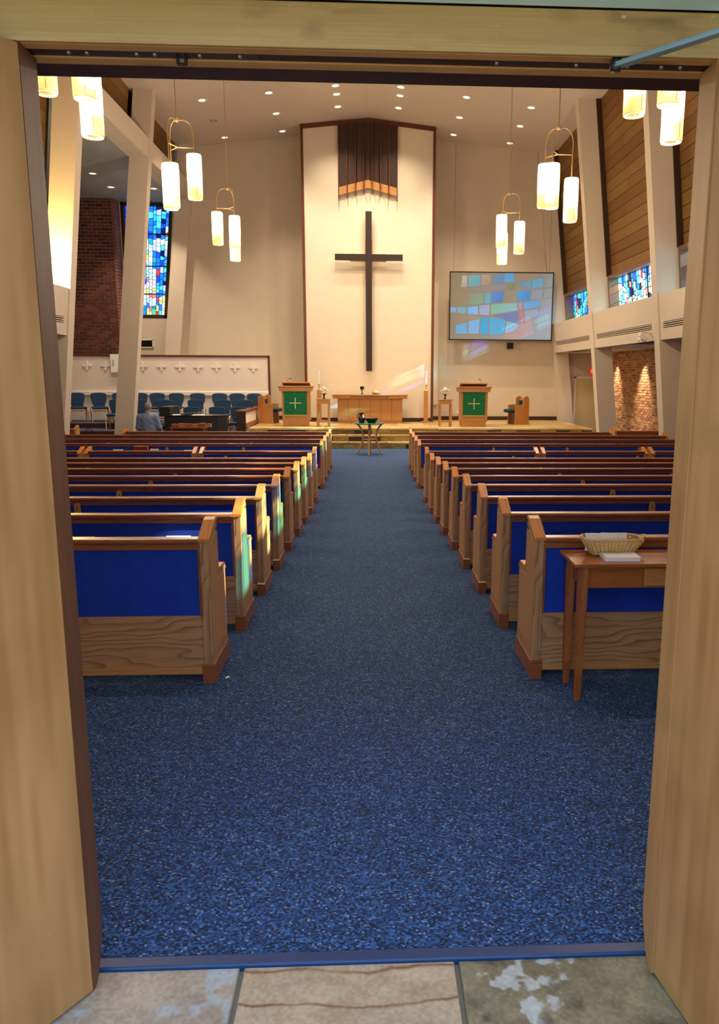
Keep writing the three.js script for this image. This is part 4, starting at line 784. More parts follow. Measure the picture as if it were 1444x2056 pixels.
  part('picture', new THREE.PlaneGeometry(L - 0.05, Hh - 0.05).translate(0, Hh / 2, 0.012), std({ map: tx, color: 0x9a9a9a, roughness: 0.7, emissive: 0xffffff, emissiveMap: tx, emissiveIntensity: 0.5 }), s);
  part('frame', [bc(-L / 2, 0, 0.02, L / 2, 0.035, -0.03), bc(-L / 2, Hh - 0.035, 0.02, L / 2, Hh, -0.03), bc(-L / 2, 0, 0.02, -L / 2 + 0.035, Hh, -0.03), bc(L / 2 - 0.035, 0, 0.02, L / 2, Hh, -0.03)], blackMatte, s);
  part('backing', bc(-L / 2 + 0.01, 0.01, 0.008, L / 2 - 0.01, Hh - 0.01, -0.02), whiteMat, s);
  for (const x of [-1.62, 1.6]) part('hanging_wire', rod([x, Hh, 0], [x, 6.3, 0], 0.004), steelDark, s);
  const sp = thing('wall_speaker', 'small black loudspeaker on the wall under the projection screen', 'speaker', [4.85, 2.58, -27.32]);
  part('cabinet', bc(-0.1, 0, 0.12, 0.1, 0.2, -0.1, 0.012), blackMatte, sp);
  part('bracket', bc(-0.02, 0.07, -0.1, 0.02, 0.12, -0.185), blackMatte, sp);
  part('grille', bc(-0.085, 0.012, 0.121, 0.085, 0.188, 0.126), blackGap, sp);
  const ou = thing('wall_outlet', 'small white double outlet plate low on the wall by the right pulpit', 'outlet', [3.1, 0.4, -27.49]);
  part('plate', bc(-0.06, -0.045, 0.004, 0.06, 0.045, -0.01, 0.003), whiteMat, ou); part('socket', [bc(-0.04, -0.02, 0.004, -0.012, 0.02, 0.008), bc(0.012, -0.02, 0.004, 0.04, 0.02, 0.008)], std({ color: 0xcfc8bc }), ou);
}
// side aisle: door in the end wall, exit sign, camera on the beam, downlights
{
  const d = struct('door', null); d.name = 'door_3'; d.position.set(7.68, -0.4, -27.48);
  part('door_frame', uvBox(merge([bc(-0.5, 0, 0.06, -0.43, 2.05, -0.02, 0.005), bc(0.43, 0, 0.06, 0.5, 2.05, -0.02, 0.005), bc(-0.5, 1.99, 0.06, 0.5, 2.05, -0.02, 0.005)]), 'y'), whiteMat, d);
  part('leaf', bc(-0.43, 0.01, 0.02, 0.43, 1.99, -0.02, 0.003), std({ color: 0xd2bd8c, roughness: 0.6 }), d);
  part('door_knob', new THREE.SphereGeometry(0.03, 14, 10).translate(0.36, 0.95, 0.06), brass, d);
  const e = thing('exit_sign', 'red exit sign on the wall above the cream side door', 'sign', [7.88, 1.84, -27.4]);
  part('case', bc(-0.17, -0.11, 0.03, 0.17, 0.11, -0.03, 0.008), std({ color: 0xd83030, roughness: 0.4, emissive: 0xff2020, emissiveIntensity: 0.5 }), e);
  part('lettering', words('EXIT', sansB, 0.11, 0.004).translate(0, 0, 0.03), std({ color: 0xffb0a0, emissive: 0xffa090, emissiveIntensity: 0.5 }), e);
  part('arm', bc(-0.24, -0.015, -0.05, -0.17, 0.015, -0.08), brass, e); part('mount', bc(-0.05, -0.05, -0.03, 0.05, 0.05, -0.1), blackMatte, e);
  const c = thing('camera', 'white security camera on a bracket below the air grille', 'camera', [6.36, 2.6, -17.85], 0.2);
  part('bracket', [rod([0.08, 0.03, 0.1], [-0.15, 0.03, 0], 0.014), bc(-0.26, 0.025, 0.05, -0.05, 0.045, -0.05, 0.006)], whiteMat, c);
  part('body', new THREE.CapsuleGeometry(0.06, 0.12, 6, 16).rotateZ(0.9).translate(-0.2, -0.07, 0.02), whiteMat, c);
  part('lens', new THREE.CylinderGeometry(0.045, 0.05, 0.05, 16).rotateZ(0.9).translate(-0.28, -0.12, 0.03), whiteMat, c);
}
// ---------- choir: low panelled wall, risers, chairs, rail, piano, seated man ----------
{
  const w = struct('wall_choir', uvBox(bc(-10.6, -0.5, -27.02, -3.42, 2.25, -27.14), 'x'), std({ map: plaster(0xe6d8ca, 5, 55), roughness: 0.8 }));
  part('cap_trim', uvBox(bc(-10.6, 2.23, -26.99, -3.36, 2.29, -27.16, 0.006), 'x'), redWood, w);
  part('end_trim', uvBox(bc(-3.42, PY, -26.99, -3.36, 2.29, -27.16, 0.006), 'y'), redWood, w);
  part('chair_rail', uvBox(bc(-10.6, 0.95, -26.97, -3.42, 1.08, -27.02, 0.01), 'x'), whiteMat, w);
  // plaster crosses in relief
  const bud = (x, y) => bx(x, y, 0, 0.05, 0.05, 0.03, 0.006).translate(0, 0, 0);
  const dia = (x, y) => new THREE.BoxGeometry(0.055, 0.055, 0.03).rotateZ(Math.PI / 4).translate(x, y, 0);
  const cg = merge([bx(0, 0, 0, 0.06, 0.22, 0.03), bx(0, 0, 0, 0.22, 0.06, 0.03), ...[[0.1, 0], [-0.1, 0], [0, 0.1], [0, -0.1]].flatMap(([x, y]) => [dia(x * 1.15, y * 1.15)])].map(clean));
  for (let k = 0; k < 11; k++) { const o = part('cross_relief', cg, whiteMat, w); o.position.set(-10.03 + k * 0.612, 1.93 - k * 0.004, -27.01); o.scale.setScalar(1.05); }
  const b = thing('hymn_board', 'white notice board on the choir wall half hidden by a leaning column', 'board', [-8.2, 1.7, -26.96]);
  part('panel', bc(-0.42, 0, 0.02, 0.42, 0.6, -0.02, 0.005), std({ color: 0xf4f2ea, roughness: 0.6 }), b);
  part('figure_card', [bc(0.3, 0.2, 0.021, 0.36, 0.42, 0.024), bc(-0.36, 0.2, 0.021, -0.3, 0.42, 0.024)], std({ color: 0xb8b2a4 }), b);
  const v = thing('wall_vent', 'dark louvred air vent in a white frame below the tall stained window', 'vent', [-7.72, 2.55, -27.98]);
  part('frame', [bc(-0.27, 0, 0.02, 0.27, 0.03, -0.02), bc(-0.27, 0.25, 0.02, 0.27, 0.28, -0.02), bc(-0.27, 0, 0.02, -0.24, 0.28, -0.02), bc(0.24, 0, 0.02, 0.27, 0.28, -0.02)], whiteMat, v);
  part('backing', bc(-0.24, 0.03, -0.01, 0.24, 0.25, -0.02), blackGap, v);
  for (let k = 0; k < 6; k++) part('louvre', bx(0, 0.05 + k * 0.036, 0, 0.48, 0.004, 0.024).rotateX(0), steelDark, v);
  // risers
  const r = struct('platform', uvBox(merge([bc(-11.8, -0.5, -25.45, -3.5, 0.1, -27.1), bc(-11.8, -0.5, -24.3, -3.5, -0.07, -25.45), bc(-11.8, -0.5, -23.1, -3.5, -0.245, -24.3)]), 'x'), redWood);
  for (const [y, a, b] of [[0.12, -25.43, -27.1], [-0.05, -24.28, -25.45], [-0.225, -23.08, -24.3]]) part('carpet_tread', uvBox(bc(-11.8, y - 0.02, a, -3.5, y, b), 'x'), carpet, r);
  for (const [y, z] of [[0.115, -25.43], [-0.055, -24.28], [-0.23, -23.08]]) part('nosing', uvBox(bc(-11.8, y - 0.025, z + 0.012, -3.5, y + 0.008, z - 0.03, 0.005), 'x'), oakRail, r);
}
// chairs with bent beech frames
function cushion(pts, z0, z1, b) { return poly(pts, z0, z1, b); }
const backPts = [[-0.17, 0], [0.17, 0], [0.185, 0.12], [0.235, 0.25], [0.25, 0.42], [0.225, 0.47], [0.12, 0.492], [0, 0.497], [-0.12, 0.492], [-0.225, 0.47], [-0.25, 0.42], [-0.235, 0.25], [-0.185, 0.12]];
function choirChair() {
  const c = thing('choir_chair', 'x', 'chair', [0, 0, 0], 0, 'blue choir chairs');
  const bk = poly(backPts, -0.035, 0.035, 0.022).rotateX(-0.17).translate(0, 0.43, -0.2);
  part('backrest', uvBox(clean(bk), 'x'), chairFabric, c);
  part('lumbar_seam', uvBox(bx(0, 0.15, 0.03, 0.37, 0.03, 0.02, 0.008).rotateX(-0.17).translate(0, 0.43, -0.2), 'x'), chairFabric, c);
  part('seat', uvBox(bc(-0.25, 0.4, 0.27, 0.25, 0.475, -0.2, 0.034), 'x'), chairFabric, c);
  for (const s of [-1, 1]) {
    const f = part('leg_frame', tube([[s * 0.27, 0, 0.25], [s * 0.27, 0.2, 0.255], [s * 0.27, 0.36, 0.25], [s * 0.27, 0.4, 0.2], [s * 0.27, 0.405, 0], [s * 0.27, 0.4, -0.2]], 0.02, 28, 6), beech, c);
    part('rear_leg', rod([s * 0.26, 0, -0.26], [s * 0.26, 0.4, -0.16], 0.019, 0.021, 8), beech, f);
  }
  part('stretcher', [rod([-0.27, 0.33, 0.22], [0.27, 0.33, 0.22], 0.014), rod([-0.26, 0.33, -0.18], [0.26, 0.33, -0.18], 0.014)], beech, c);
  return c;
}
{
  const proto = choirChair();
  const spots = [];
  const at = (row, z, y, list) => list.forEach(([x, t], i) => spots.push([row, x, y, z, t, i, list.length]));
  at('top', -26.35, 0.12, [[-9.56, 0.45], [-8.86, 0.4], [-8.2, 0.25], [-7.62, 0], [-7.05, 0], [-6.42, 0], [-5.72, 0], [-5.0, 0], [-4.42, 0], [-3.84, 0.0]]);
  at('middle', -25.1, -0.05, [[-7.95, 0.1], [-7.28, 0.1], [-6.5, 0], [-5.53, 0], [-4.66, 0], [-3.97, -0.05]]);
  at('lowest', -23.85, -0.225, [[-5.98, 0], [-5.38, 0], [-4.62, 0], [-4.0, -0.1]]);
  spots.forEach(([row, x, y, z, t, i, n], k) => {
    const label = `blue upholstered choir chair, ${ORD[i]} from the left in the ${row} choir row`;
    if (!k) { proto.position.set(x, y, z); proto.rotation.y = t; proto.userData.label = label; } else dup(proto, [x, y, z], t, label);
  });
}
{
  const p = struct('partition', uvBox(bc(-3.82, -0.45, -22.95, -3.6, 0.58, -27.0), 'z'), whiteMat);
  part('end_panel', uvBox(bc(-3.84, -0.45, -22.9, -3.58, 0.6, -22.96), 'y'), darkWood, p);
  part('cap', uvBox(bc(-3.86, 0.575, -22.88, -3.56, 0.63, -27.0, 0.008), 'z'), redWood, p);
  part('skirting', uvBox(bc(-3.6, PY, -23.1, -3.57, PY + 0.13, -27.0, 0.004), 'z'), oakRail, p);
}
// grand piano
{
  const g = thing('grand_piano', 'black grand piano with its lid folded back in front of the choir chairs', 'piano', [-4.72, -0.4, -22.05]);
  const out = [[-0.78, 0.72], [0.2, 0.72], [0.62, 0.6], [0.8, 0.3], [0.78, 0.0], [0.6, -0.2], [0.3, -0.35], [0.0, -0.55], [-0.3, -0.72], [-0.78, -0.72]];
  const flat = (pts, y0, y1, b) => poly(pts, y0, y1, b).rotateX(-Math.PI / 2);
  part('case', flat(out.map(([x, z]) => [x, -z]), 0.42, 0.93, 0.01), blackMatte, g);
  part('lid', flat(out.map(([x, z]) => [x * 1.015, -z * 1.015]), 0.935, 0.96, 0.006), blackGloss, g);
  part('lid_flap', bc(0, 0, -0.5, 0.52, 0.02, 0.5, 0.006).rotateZ(0.12).translate(-0.42, 0.965, 0.1), blackGloss, g);
  const desk = part('music_desk', bc(-0.14, 0, -0.42, 0.14, 0.24, 0.6, 0.01).translate(-0.78, 0.95, 0.02), blackMatte, g);
  part('side_cheek', bc(-0.2, 0, -0.45, 0.0, 0.2, -0.42).translate(-0.7, 0.94, 0), blackGloss, desk);
  const kb = part('keybed', bc(-1.06, 0.6, 0.72, -0.76, 0.68, -0.72, 0.01), blackGloss, g);
  const wk = [], bk = []; for (let i = 0; i < 52; i++) { wk.push(bc(-1.02, 0.68, -0.62 + i * 0.0235, -0.86, 0.7, -0.62 + i * 0.0235 + 0.0222)); if (![2, 6].includes(i % 7)) bk.push(bc(-0.96, 0.7, -0.62 + i * 0.0235 + 0.016, -0.86, 0.712, -0.62 + i * 0.0235 + 0.03)); }
  part('white_keys', wk, paper, kb).userData.kind = 'stuff'; part('black_keys', bk, blackGloss, kb).userData.kind = 'stuff';
  for (const [x, z] of [[-0.62, 0.55], [-0.62, -0.55], [0.5, 0.3]]) { const l = part('leg', lathe([[0, 0.05], [0.045, 0.05], [0.05, 0.1], [0.075, 0.55], [0.08, 0.62], [0, 0.62]], 14).translate(x, 0, z), blackGloss, g); part('caster', new THREE.CylinderGeometry(0.025, 0.025, 0.03, 12).rotateX(Math.PI / 2).translate(x, 0.026, z), brass, l); }
  part('pedal_box', bc(-0.74, 0.06, 0.12, -0.6, 0.62, -0.12, 0.01), blackGloss, g);
  const y = 0.56;
  const s1 = thing('sheet_music', 'white sheet music lying on the piano lid by its folded flap', 'paper', [-5.2, y + 0.012, -21.5], 0.2); part('sheets', bc(-0.11, 0, -0.15, 0.11, 0.012, 0.15, 0.002), paper, s1);
  const s2 = thing('sheet_music', 'small stack of white papers on the middle of the piano lid', 'paper', [-4.62, y + 0.002, -21.5], 0.1); part('sheets', [bc(-0.16, 0, -0.11, 0.16, 0.02, 0.11, 0.002), bc(-0.13, 0.02, -0.1, 0.15, 0.03, 0.1, 0.002)], paper, s2);
  const bo = thing('water_bottle', 'small clear water bottle standing on the piano lid', 'bottle', [-4.55, y + 0.003, -21.9]); part('body', lathe([[0, 0], [0.032, 0], [0.033, 0.13], [0.014, 0.17], [0.013, 0.19], [0, 0.19]], 18), std({ color: 0xd8e2e6, roughness: 0.1, transparent: true, opacity: 0.75 }), bo); part('cap', lathe([[0, 0.188], [0.015, 0.188], [0.015, 0.205], [0, 0.205]], 14), std({ color: 0xf2f2f2 }), bo);
  // low oak rail with small blocks standing before the piano
  const rl = thing('wooden_rack', 'low oak rack with a row of small boxes before the piano', 'rack', [-4.55, -0.4, -20.0]);
  part('shelf', uvBox(bc(-0.44, 0.72, -0.16, 0.44, 0.75, 0.16, 0.004), 'x'), oakRail, rl);
  for (const x of [-0.4, 0.4]) for (const z of [-0.12, 0.12]) part('leg', uvBox(bc(x - 0.02, 0, z - 0.02, x + 0.02, 0.72, z + 0.02, 0.003), 'y'), oakRail, rl);
  const rr = rng(44); let bxx = -0.42; for (let k = 0; k < 6; k++) { const w = 0.1 + 0.06 * rr(), b = thing('wooden_box', `small oak box on the low rack before the piano, ${ORD[k]} from the left`, 'box', [-4.55 + bxx + w / 2, 0.35, -20.0], 0, 'oak boxes on the rack'); const hh = 0.055 + 0.03 * rr(); part('body', uvBox(bc(-w / 2, 0, -0.09, w / 2, hh, 0.09, 0.004), 'x'), [oakRail, oakCap][k % 2], b); part('lid', uvBox(bc(-w / 2 - 0.004, hh, -0.094, w / 2 + 0.004, hh + 0.012, 0.094, 0.003), 'x'), oakRail, b); bxx += w + 0.02 + 0.02 * rr(); }
}
// things at the foot of the choir, left of the second column
{
  const s = thing('tote_bag', 'black and white patterned tote bag on the choir floor beside a leaning column', 'bag', [-7.45, -0.4, -21.2]);
  const bt = texture(64, 128, (u, v) => { const t = fbm(u * 6, v * 10, 6, 10, 12, 3); return t > 0.52 ? [230, 232, 228] : [18, 18, 20]; });
  part('body', poly([[-0.15, 0], [0.15, 0], [0.17, 0.42], [0.08, 0.45], [-0.08, 0.45], [-0.17, 0.42]], -0.08, 0.08, 0.03), std({ map: bt, roughness: 0.8 }), s);
  part('handle', tube([[-0.09, 0.43, 0], [-0.07, 0.6, 0], [0.07, 0.6, 0], [0.09, 0.43, 0]], 0.012, 20, 6), blackMatte, s);
  const b = thing('music_stand', 'black music stand with a white folder at the near end of the choir', 'stand', [-8.05, -0.4, -19.6]);
  part('desk', bc(-0.24, 0, -0.01, 0.24, 0.3, 0.01, 0.004).rotateX(-1.15).translate(0, 0.76, 0), blackMatte, b); part('pole', rod([0, 0.02, 0], [0, 0.8, -0.1], 0.012), blackMatte, b);
  for (let k = 0; k < 3; k++) part('leg', rod([0, 0.12, -0.02], [0.24 * Math.cos(k * 2.1), 0.005, 0.24 * Math.sin(k * 2.1)], 0.008), blackMatte, b);
  const f = thing('folder', 'white folder lying on the black music stand', 'folder', [-8.05, 0.505, -19.72]); part('leaf', [bx(0, 0, 0, 0.34, 0.012, 0.24, 0.003), bx(0.02, 0.012, 0.01, 0.3, 0.008, 0.22, 0.002)].map((q) => q.rotateX(0.42)), paper, f);
}
// seated man, seen from behind
{
  const m = thing('person', 'grey-haired man in a blue-grey shirt sitting with his back turned before the piano', 'person', [-5.56, -0.4, -20.0]);
  const smin = (a, b, k) => { const h = Math.max(0, Math.min(1, 0.5 + 0.5 * (b - a) / k)); return b + (a - b) * h - k * h * (1 - h); };
  const cap = (p, a, b, ra, rb) => { const pa = [p[0] - a[0], p[1] - a[1], p[2] - a[2]], ba = [b[0] - a[0], b[1] - a[1], b[2] - a[2]]; const t = Math.max(0, Math.min(1, (pa[0] * ba[0] + pa[1] * ba[1] + pa[2] * ba[2]) / (ba[0] ** 2 + ba[1] ** 2 + ba[2] ** 2))); return Math.hypot(pa[0] - ba[0] * t, pa[1] - ba[1] * t, pa[2] - ba[2] * t) - (ra + (rb - ra) * t); };
  const ell = (p, c, r) => { const q = [(p[0] - c[0]) / r[0], (p[1] - c[1]) / r[1], (p[2] - c[2]) / r[2]], k = Math.hypot(...q); return (k - 1) * Math.min(...r); };
  function field(fn, c, half, cell) {
    const n = Math.ceil(2 * half / cell) + 4, mc = new MarchingCubes(n, std({}), false, false, 400000);
    mc.isolation = 0;
    for (let k = 0; k < n; k++) for (let j = 0; j < n; j++) for (let i = 0; i < n; i++) { const p = [(i / n * 2 - 1) * half + c[0], (j / n * 2 - 1) * half + c[1], (k / n * 2 - 1) * half + c[2]]; mc.field[i + j * n + k * n * n] = -fn(p); }
    mc.update();
    const g = new THREE.BufferGeometry(); g.setAttribute('position', new THREE.Float32BufferAttribute(mc.positionArray.slice(0, mc.count * 3), 3));
    g.scale(half, half, half).translate(...c);
    let q = mergeVertices(g, 1e-4); q.computeVertexNormals(); return q;
  }
  const mir = (a, s) => [a[0] * s, a[1], a[2]];
  // skin: one body; he faces away (-z); seat at 0.45
  const body = (p) => {
    let d = ell(p, [0, 0.72, 0], [0.17, 0.27, 0.115]);
    d = smin(d, ell(p, [0, 0.95, 0.0], [0.19, 0.14, 0.105]), 0.08);
    d = smin(d, ell(p, [0, 0.52, 0], [0.17, 0.12, 0.14]), 0.08);
    d = smin(d, cap(p, [0, 1.0, 0.0], [0, 1.13, -0.02], 0.062, 0.055), 0.04);
    for (const s of [-1, 1]) {
      let a = cap(p, mir([0.2, 1.0, 0], s), mir([0.26, 0.73, -0.04], s), 0.062, 0.046);
      a = smin(a, cap(p, mir([0.26, 0.73, -0.04], s), mir([0.19, 0.62, -0.27], s), 0.045, 0.03), 0.02);
      d = smin(d, a, 0.05);
      let l = cap(p, mir([0.09, 0.53, -0.02], s), mir([0.13, 0.51, -0.44], s), 0.088, 0.06);
      l = smin(l, cap(p, mir([0.13, 0.5, -0.44], s), mir([0.13, 0.09, -0.4], s), 0.058, 0.04), 0.03);
      l = smin(l, cap(p, mir([0.13, 0.045, -0.38], s), mir([0.14, 0.03, -0.58], s), 0.042, 0.036), 0.03);
      d = smin(d, l, 0.05);
    }
    return d;
  };
  const head = (p) => {
    let d = ell(p, [0, 1.235, -0.02], [0.076, 0.105, 0.094]);
    d = smin(d, ell(p, [0, 1.18, -0.055], [0.056, 0.066, 0.06]), 0.03);
    d = smin(d, cap(p, [0, 1.225, -0.108], [0, 1.195, -0.128], 0.008, 0.013), 0.014);
    for (const s of [-1, 1]) { d = smin(d, ell(p, [s * 0.08, 1.215, -0.012], [0.012, 0.032, 0.02]), 0.008); d = Math.max(d, -ell(p, [s * 0.03, 1.228, -0.112], [0.014, 0.009, 0.012])); }
    d = smin(d, cap(p, [-0.02, 1.166, -0.108], [0.02, 1.166, -0.108], 0.007, 0.007), 0.008);
    return smin(d, cap(p, [0, 1.05, 0.0], [0, 1.16, -0.02], 0.058, 0.054), 0.03);
  };
  const hand = (s) => {
    const b = [0.19 * s, 0.61, -0.27], g = [];
    return (p) => {
      let d = ell(p, [b[0], b[1], b[2] - 0.05], [0.04, 0.018, 0.05]);
      for (let f = 0; f < 4; f++) { const x = b[0] + (f - 1.5) * 0.02, L = [0.03, 0.036, 0.034, 0.026][f]; let q = cap(p, [x, b[1] + 0.002, b[2] - 0.09], [x, b[1] + 0.006, b[2] - 0.09 - L], 0.0095, 0.0085); q = Math.min(q, cap(p, [x, b[1] + 0.006, b[2] - 0.09 - L], [x, b[1] - 0.02, b[2] - 0.1 - L * 1.5], 0.0085, 0.007)); d = smin(d, q, 0.006); }
      d = smin(d, cap(p, [b[0] - s * 0.035, b[1], b[2] - 0.03], [b[0] - s * 0.062, b[1] - 0.005, b[2] - 0.075], 0.012, 0.0085), 0.01);
      return smin(d, cap(p, [b[0], b[1] + 0.003, b[2] + 0.03], [b[0], b[1], b[2] - 0.03], 0.028, 0.025), 0.015);
    };
  };
  const skin = std({ color: 0xb98468, roughness: 0.6 });
  const skinG = [field(body, [0, 0.6, -0.1], 0.64, 0.017), field(head, [0, 1.19, -0.02], 0.17, 0.0055), field(hand(1), [0.19, 0.6, -0.32], 0.12, 0.0045), field(hand(-1), [-0.19, 0.6, -0.32], 0.12, 0.0045)];
  part('body', skinG, skin, m);
  // shirt: the torso and upper arms a little larger, with soft folds
  const shirt = (p) => {
    let d = ell(p, [0, 0.72, 0], [0.185, 0.28, 0.13]);
    d = smin(d, ell(p, [0, 0.95, 0.0], [0.2, 0.145, 0.118]), 0.08);
    d = smin(d, cap(p, [0, 1.0, 0.0], [0, 1.085, -0.01], 0.082, 0.068), 0.03);
    for (const s of [-1, 1]) { let a = cap(p, mir([0.2, 0.995, 0], s), mir([0.262, 0.73, -0.04], s), 0.076, 0.064); a = smin(a, cap(p, mir([0.262, 0.73, -0.04], s), mir([0.2, 0.63, -0.25], s), 0.06, 0.045), 0.03); d = smin(d, a, 0.06); }
    d += 0.004 * Math.sin(p[0] * 38 + p[1] * 26) * Math.sin(p[1] * 17 + 2);
    return Math.max(d, 0.47 - p[1]);
  };
  part('shirt', field(shirt, [0, 0.78, -0.06], 0.44, 0.013), std({ map: texture(128, 128, (u, v) => { const t = (fbm(u * 5, v * 5, 5, 5, 3, 4) - 0.5) * 30; return [112 + t, 128 + t, 158 + t]; }), roughness: 0.85 }), m);
  part('collar', new THREE.TorusGeometry(0.064, 0.012, 8, 24).rotateX(Math.PI / 2 - 0.15).translate(0, 1.09, -0.012), std({ color: 0x8a98b4, roughness: 0.85 }), m);
  const trousers = (p) => { let d = ell(p, [0, 0.53, 0.0], [0.182, 0.11, 0.15]); for (const s of [-1, 1]) { let l = cap(p, mir([0.09, 0.535, -0.02], s), mir([0.13, 0.515, -0.44], s), 0.1, 0.074); l = smin(l, cap(p, mir([0.13, 0.5, -0.44], s), mir([0.13, 0.1, -0.4], s), 0.072, 0.06), 0.03); d = smin(d, l, 0.04); } return Math.max(d, 0.08 - p[1]); };
  part('trousers', field(trousers, [0, 0.35, -0.2], 0.42, 0.015), std({ color: 0x2a2c34, roughness: 0.85 }), m);
  for (const s of [-1, 1]) part('shoe', new THREE.SphereGeometry(1, 16, 10).scale(0.048, 0.045, 0.14).translate(s * 0.135, 0.045, -0.46), blackMatte, m);
  const hair = (p) => { const d = ell(p, [0, 1.25, -0.008], [0.087, 0.108, 0.1]) + 0.003 * Math.sin(p[0] * 130 + p[1] * 40) * Math.sin(p[1] * 90 + p[2] * 70); return Math.max(d, 1.165 - p[1] + Math.max(0, -p[2] - 0.0) * 1.1, -0.085 - p[2] + (1.29 - p[1]) * 0.5); };
  part('hair', field(hair, [0, 1.25, -0.01], 0.14, 0.006), std({ map: texture(64, 64, (u, v) => { const t = vn(u * 30, v * 8, 30, 8, 3) * 60; return [62 + t, 56 + t, 50 + t]; }), roughness: 0.8 }), m);
  const b = thing('piano_bench', 'black padded bench under the seated grey-haired man', 'bench', [-5.56, -0.4, -20.02]);
  part('pad', bc(-0.38, 0.36, -0.18, 0.38, 0.43, 0.18, 0.025), blackMatte, b); part('apron', bc(-0.36, 0.3, -0.16, 0.36, 0.365, 0.16, 0.006), blackGloss, b);
  for (const x of [-0.33, 0.33]) for (const z of [-0.13, 0.13]) part('leg', new THREE.CylinderGeometry(0.028, 0.018, 0.3, 8).translate(x, 0.15, z), blackGloss, b);
}
// ---------- lamps ----------
const shadeMat = phy({ color: 0xfff0cf, transmission: 0.75, thickness: 0, roughness: 0.86, specularIntensity: 0.2 });
const bulbMat = std({ color: 0xfff4dc, emissive: 0xffe2b0, emissiveIntensity: 6 });
const rodMat = std({ color: 0xc8a878, metalness: 0.55, roughness: 0.4 });
// shades: angle, bottom height relative to the hub
function pendant(label, x, z, turns, drops) {
  const p = thing('pendant_lamp', label, 'lamp', [x, 6.0, -z], 0, 'three-shade pendant lamps');
  const y1 = roofY(x) - 6.0;
  part('stem', rod([0, 0.02, 0], [0, y1, 0], 0.011), rodMat, p);
  part('ceiling_rose', lathe([[0, y1 - 0.03], [0.05, y1 - 0.03], [0.065, y1], [0, y1]], 18), rodMat, p);
  part('hub', lathe([[0, -0.035], [0.03, -0.03], [0.05, -0.01], [0.05, 0.015], [0.03, 0.035], [0, 0.04]], 18), rodMat, p);
  const sp = [];
  turns.forEach((deg, i) => {
    const a = deg * Math.PI / 180, r = 0.27, c = Math.cos(a), s = -Math.sin(a), bot = drops[i], top = bot + 0.74;
    part('arm', tube([[0.03 * c, 0.0, 0.03 * s], [0.13 * c, 0.0, 0.13 * s], [0.22 * c, -0.06, 0.22 * s], [r * c, -0.2, r * s], [r * c, -0.4, r * s], [r * c, top - 0.02, r * s]], 0.011, 40, 8), rodMat, p);
    sp.push(rod([0, -0.44, 0], [r * c, -0.44, r * s], 0.01));
    const sh = part('shade', lathe([[0.118, bot], [0.128, bot + 0.02], [0.128, top - 0.03], [0.12, top]], 36), shadeMat, p);
    sh.position.set(r * c, 0, r * s);
    part('top_cap', lathe([[0, top - 0.012], [0.1, top - 0.012], [0.12, top - 0.004], [0, top]], 30), shadeMat, sh);
    part('bottom_ring', lathe([[0.075, bot + 0.006], [0.118, bot - 0.004], [0.122, bot + 0.006], [0.08, bot + 0.018], [0.075, bot + 0.006]], 30), std({ color: 0xe0b878, roughness: 0.5 }), sh);
    part('diffuser', lathe([[0, bot + 0.24], [0.115, bot + 0.24], [0.126, bot + 0.25]], 24), shadeMat, sh);
    for (const q of [0.9, 3.0, 5.1]) part('seam_strip', bx(0.1295, bot + 0.13, 0, 0.004, 0.22, 0.006).rotateY(q), std({ color: 0x6a5638, roughness: 0.6 }), sh);
    part('bulb', new THREE.CapsuleGeometry(0.03, 0.1, 4, 10).translate(0, bot + 0.46, 0), bulbMat, sh);
    const l = new THREE.PointLight(0xffe6c4, LAMP, 0, 2); l.position.set(0, bot + 0.46, 0); l.castShadow = true; l.shadow.radius = 1.5; l.name = 'bulb_light'; sh.add(l);
  });
  part('spreader', sp, rodMat, p);
  const out = new THREE.PointLight(0xffe9cf, BELOW, 0, 2); out.position.set(0, Math.min(...drops) - 0.22, 0); out.castShadow = true; out.shadow.radius = 6; out.name = 'lamp_light'; p.add(out);
}
const DR = [-1.27, -1.39, -1.6];
pendant('pendant of three paper shades, farthest on the left, before the back wall', -3.36, 19.9, [180, 310, 70], DR);
pendant('pendant of three paper shades, middle lamp of the left row', -3.34, 14.8, [8, 130, 248], [-1.29, -1.4, -1.52]);
pendant('pendant of three paper shades cut off by the header at the upper left', -3.36, 9.75, [190, 320, 60], [-1.25, -1.34, -1.62]);
pendant('pendant of three paper shades, farthest on the right, before the screen', 3.41, 19.9, [222, 350, 112], DR);
pendant('pendant of three paper shades, middle lamp of the right row', 3.39, 14.8, [240, 0, 130], [-1.4, -1.58, -1.3]);
pendant('pendant of three paper shades cut off by the header at the upper right', 3.4, 9.75, [165, 275, 30], [-1.31, -1.3, -1.58]);

// recessed downlights
const canMat = std({ color: 0xe8e4da, roughness: 0.5 });
const lensMat = std({ color: 0xfff6e4, emissive: 0xffe8c4, emissiveIntensity: 2.2 });
function downlight(label, x, y, z, tiltX, I, ang, group = 'recessed downlights', pen = 0.35) {
  const d = thing('ceiling_downlight', label, 'light', [x, y, -z], 0, group);
  d.rotation.z = tiltX;
  part('trim_ring', lathe([[0.09, 0.004], [0.13, 0.004], [0.135, -0.006], [0.12, -0.014], [0.095, -0.01], [0.09, 0.004]], 28), canMat, d);
  part('lens', lathe([[0, -0.006], [0.093, -0.004], [0.093, 0.004], [0, 0.004]], 24), lensMat, d);
  if (I) { const s = new THREE.SpotLight(0xffe8cc, I, 0, ang, pen, 2); s.position.set(0, -0.03, 0); s.target.position.set(0, -3, 0); s.castShadow = true; s.shadow.radius = 3; s.name = 'downlight_beam'; s.rotation.z = 0; d.add(s, s.target); if (tiltX) { s.target.position.set(-3 * Math.sin(tiltX) * -1 * -1, -3 * Math.cos(tiltX), 0); } }
}
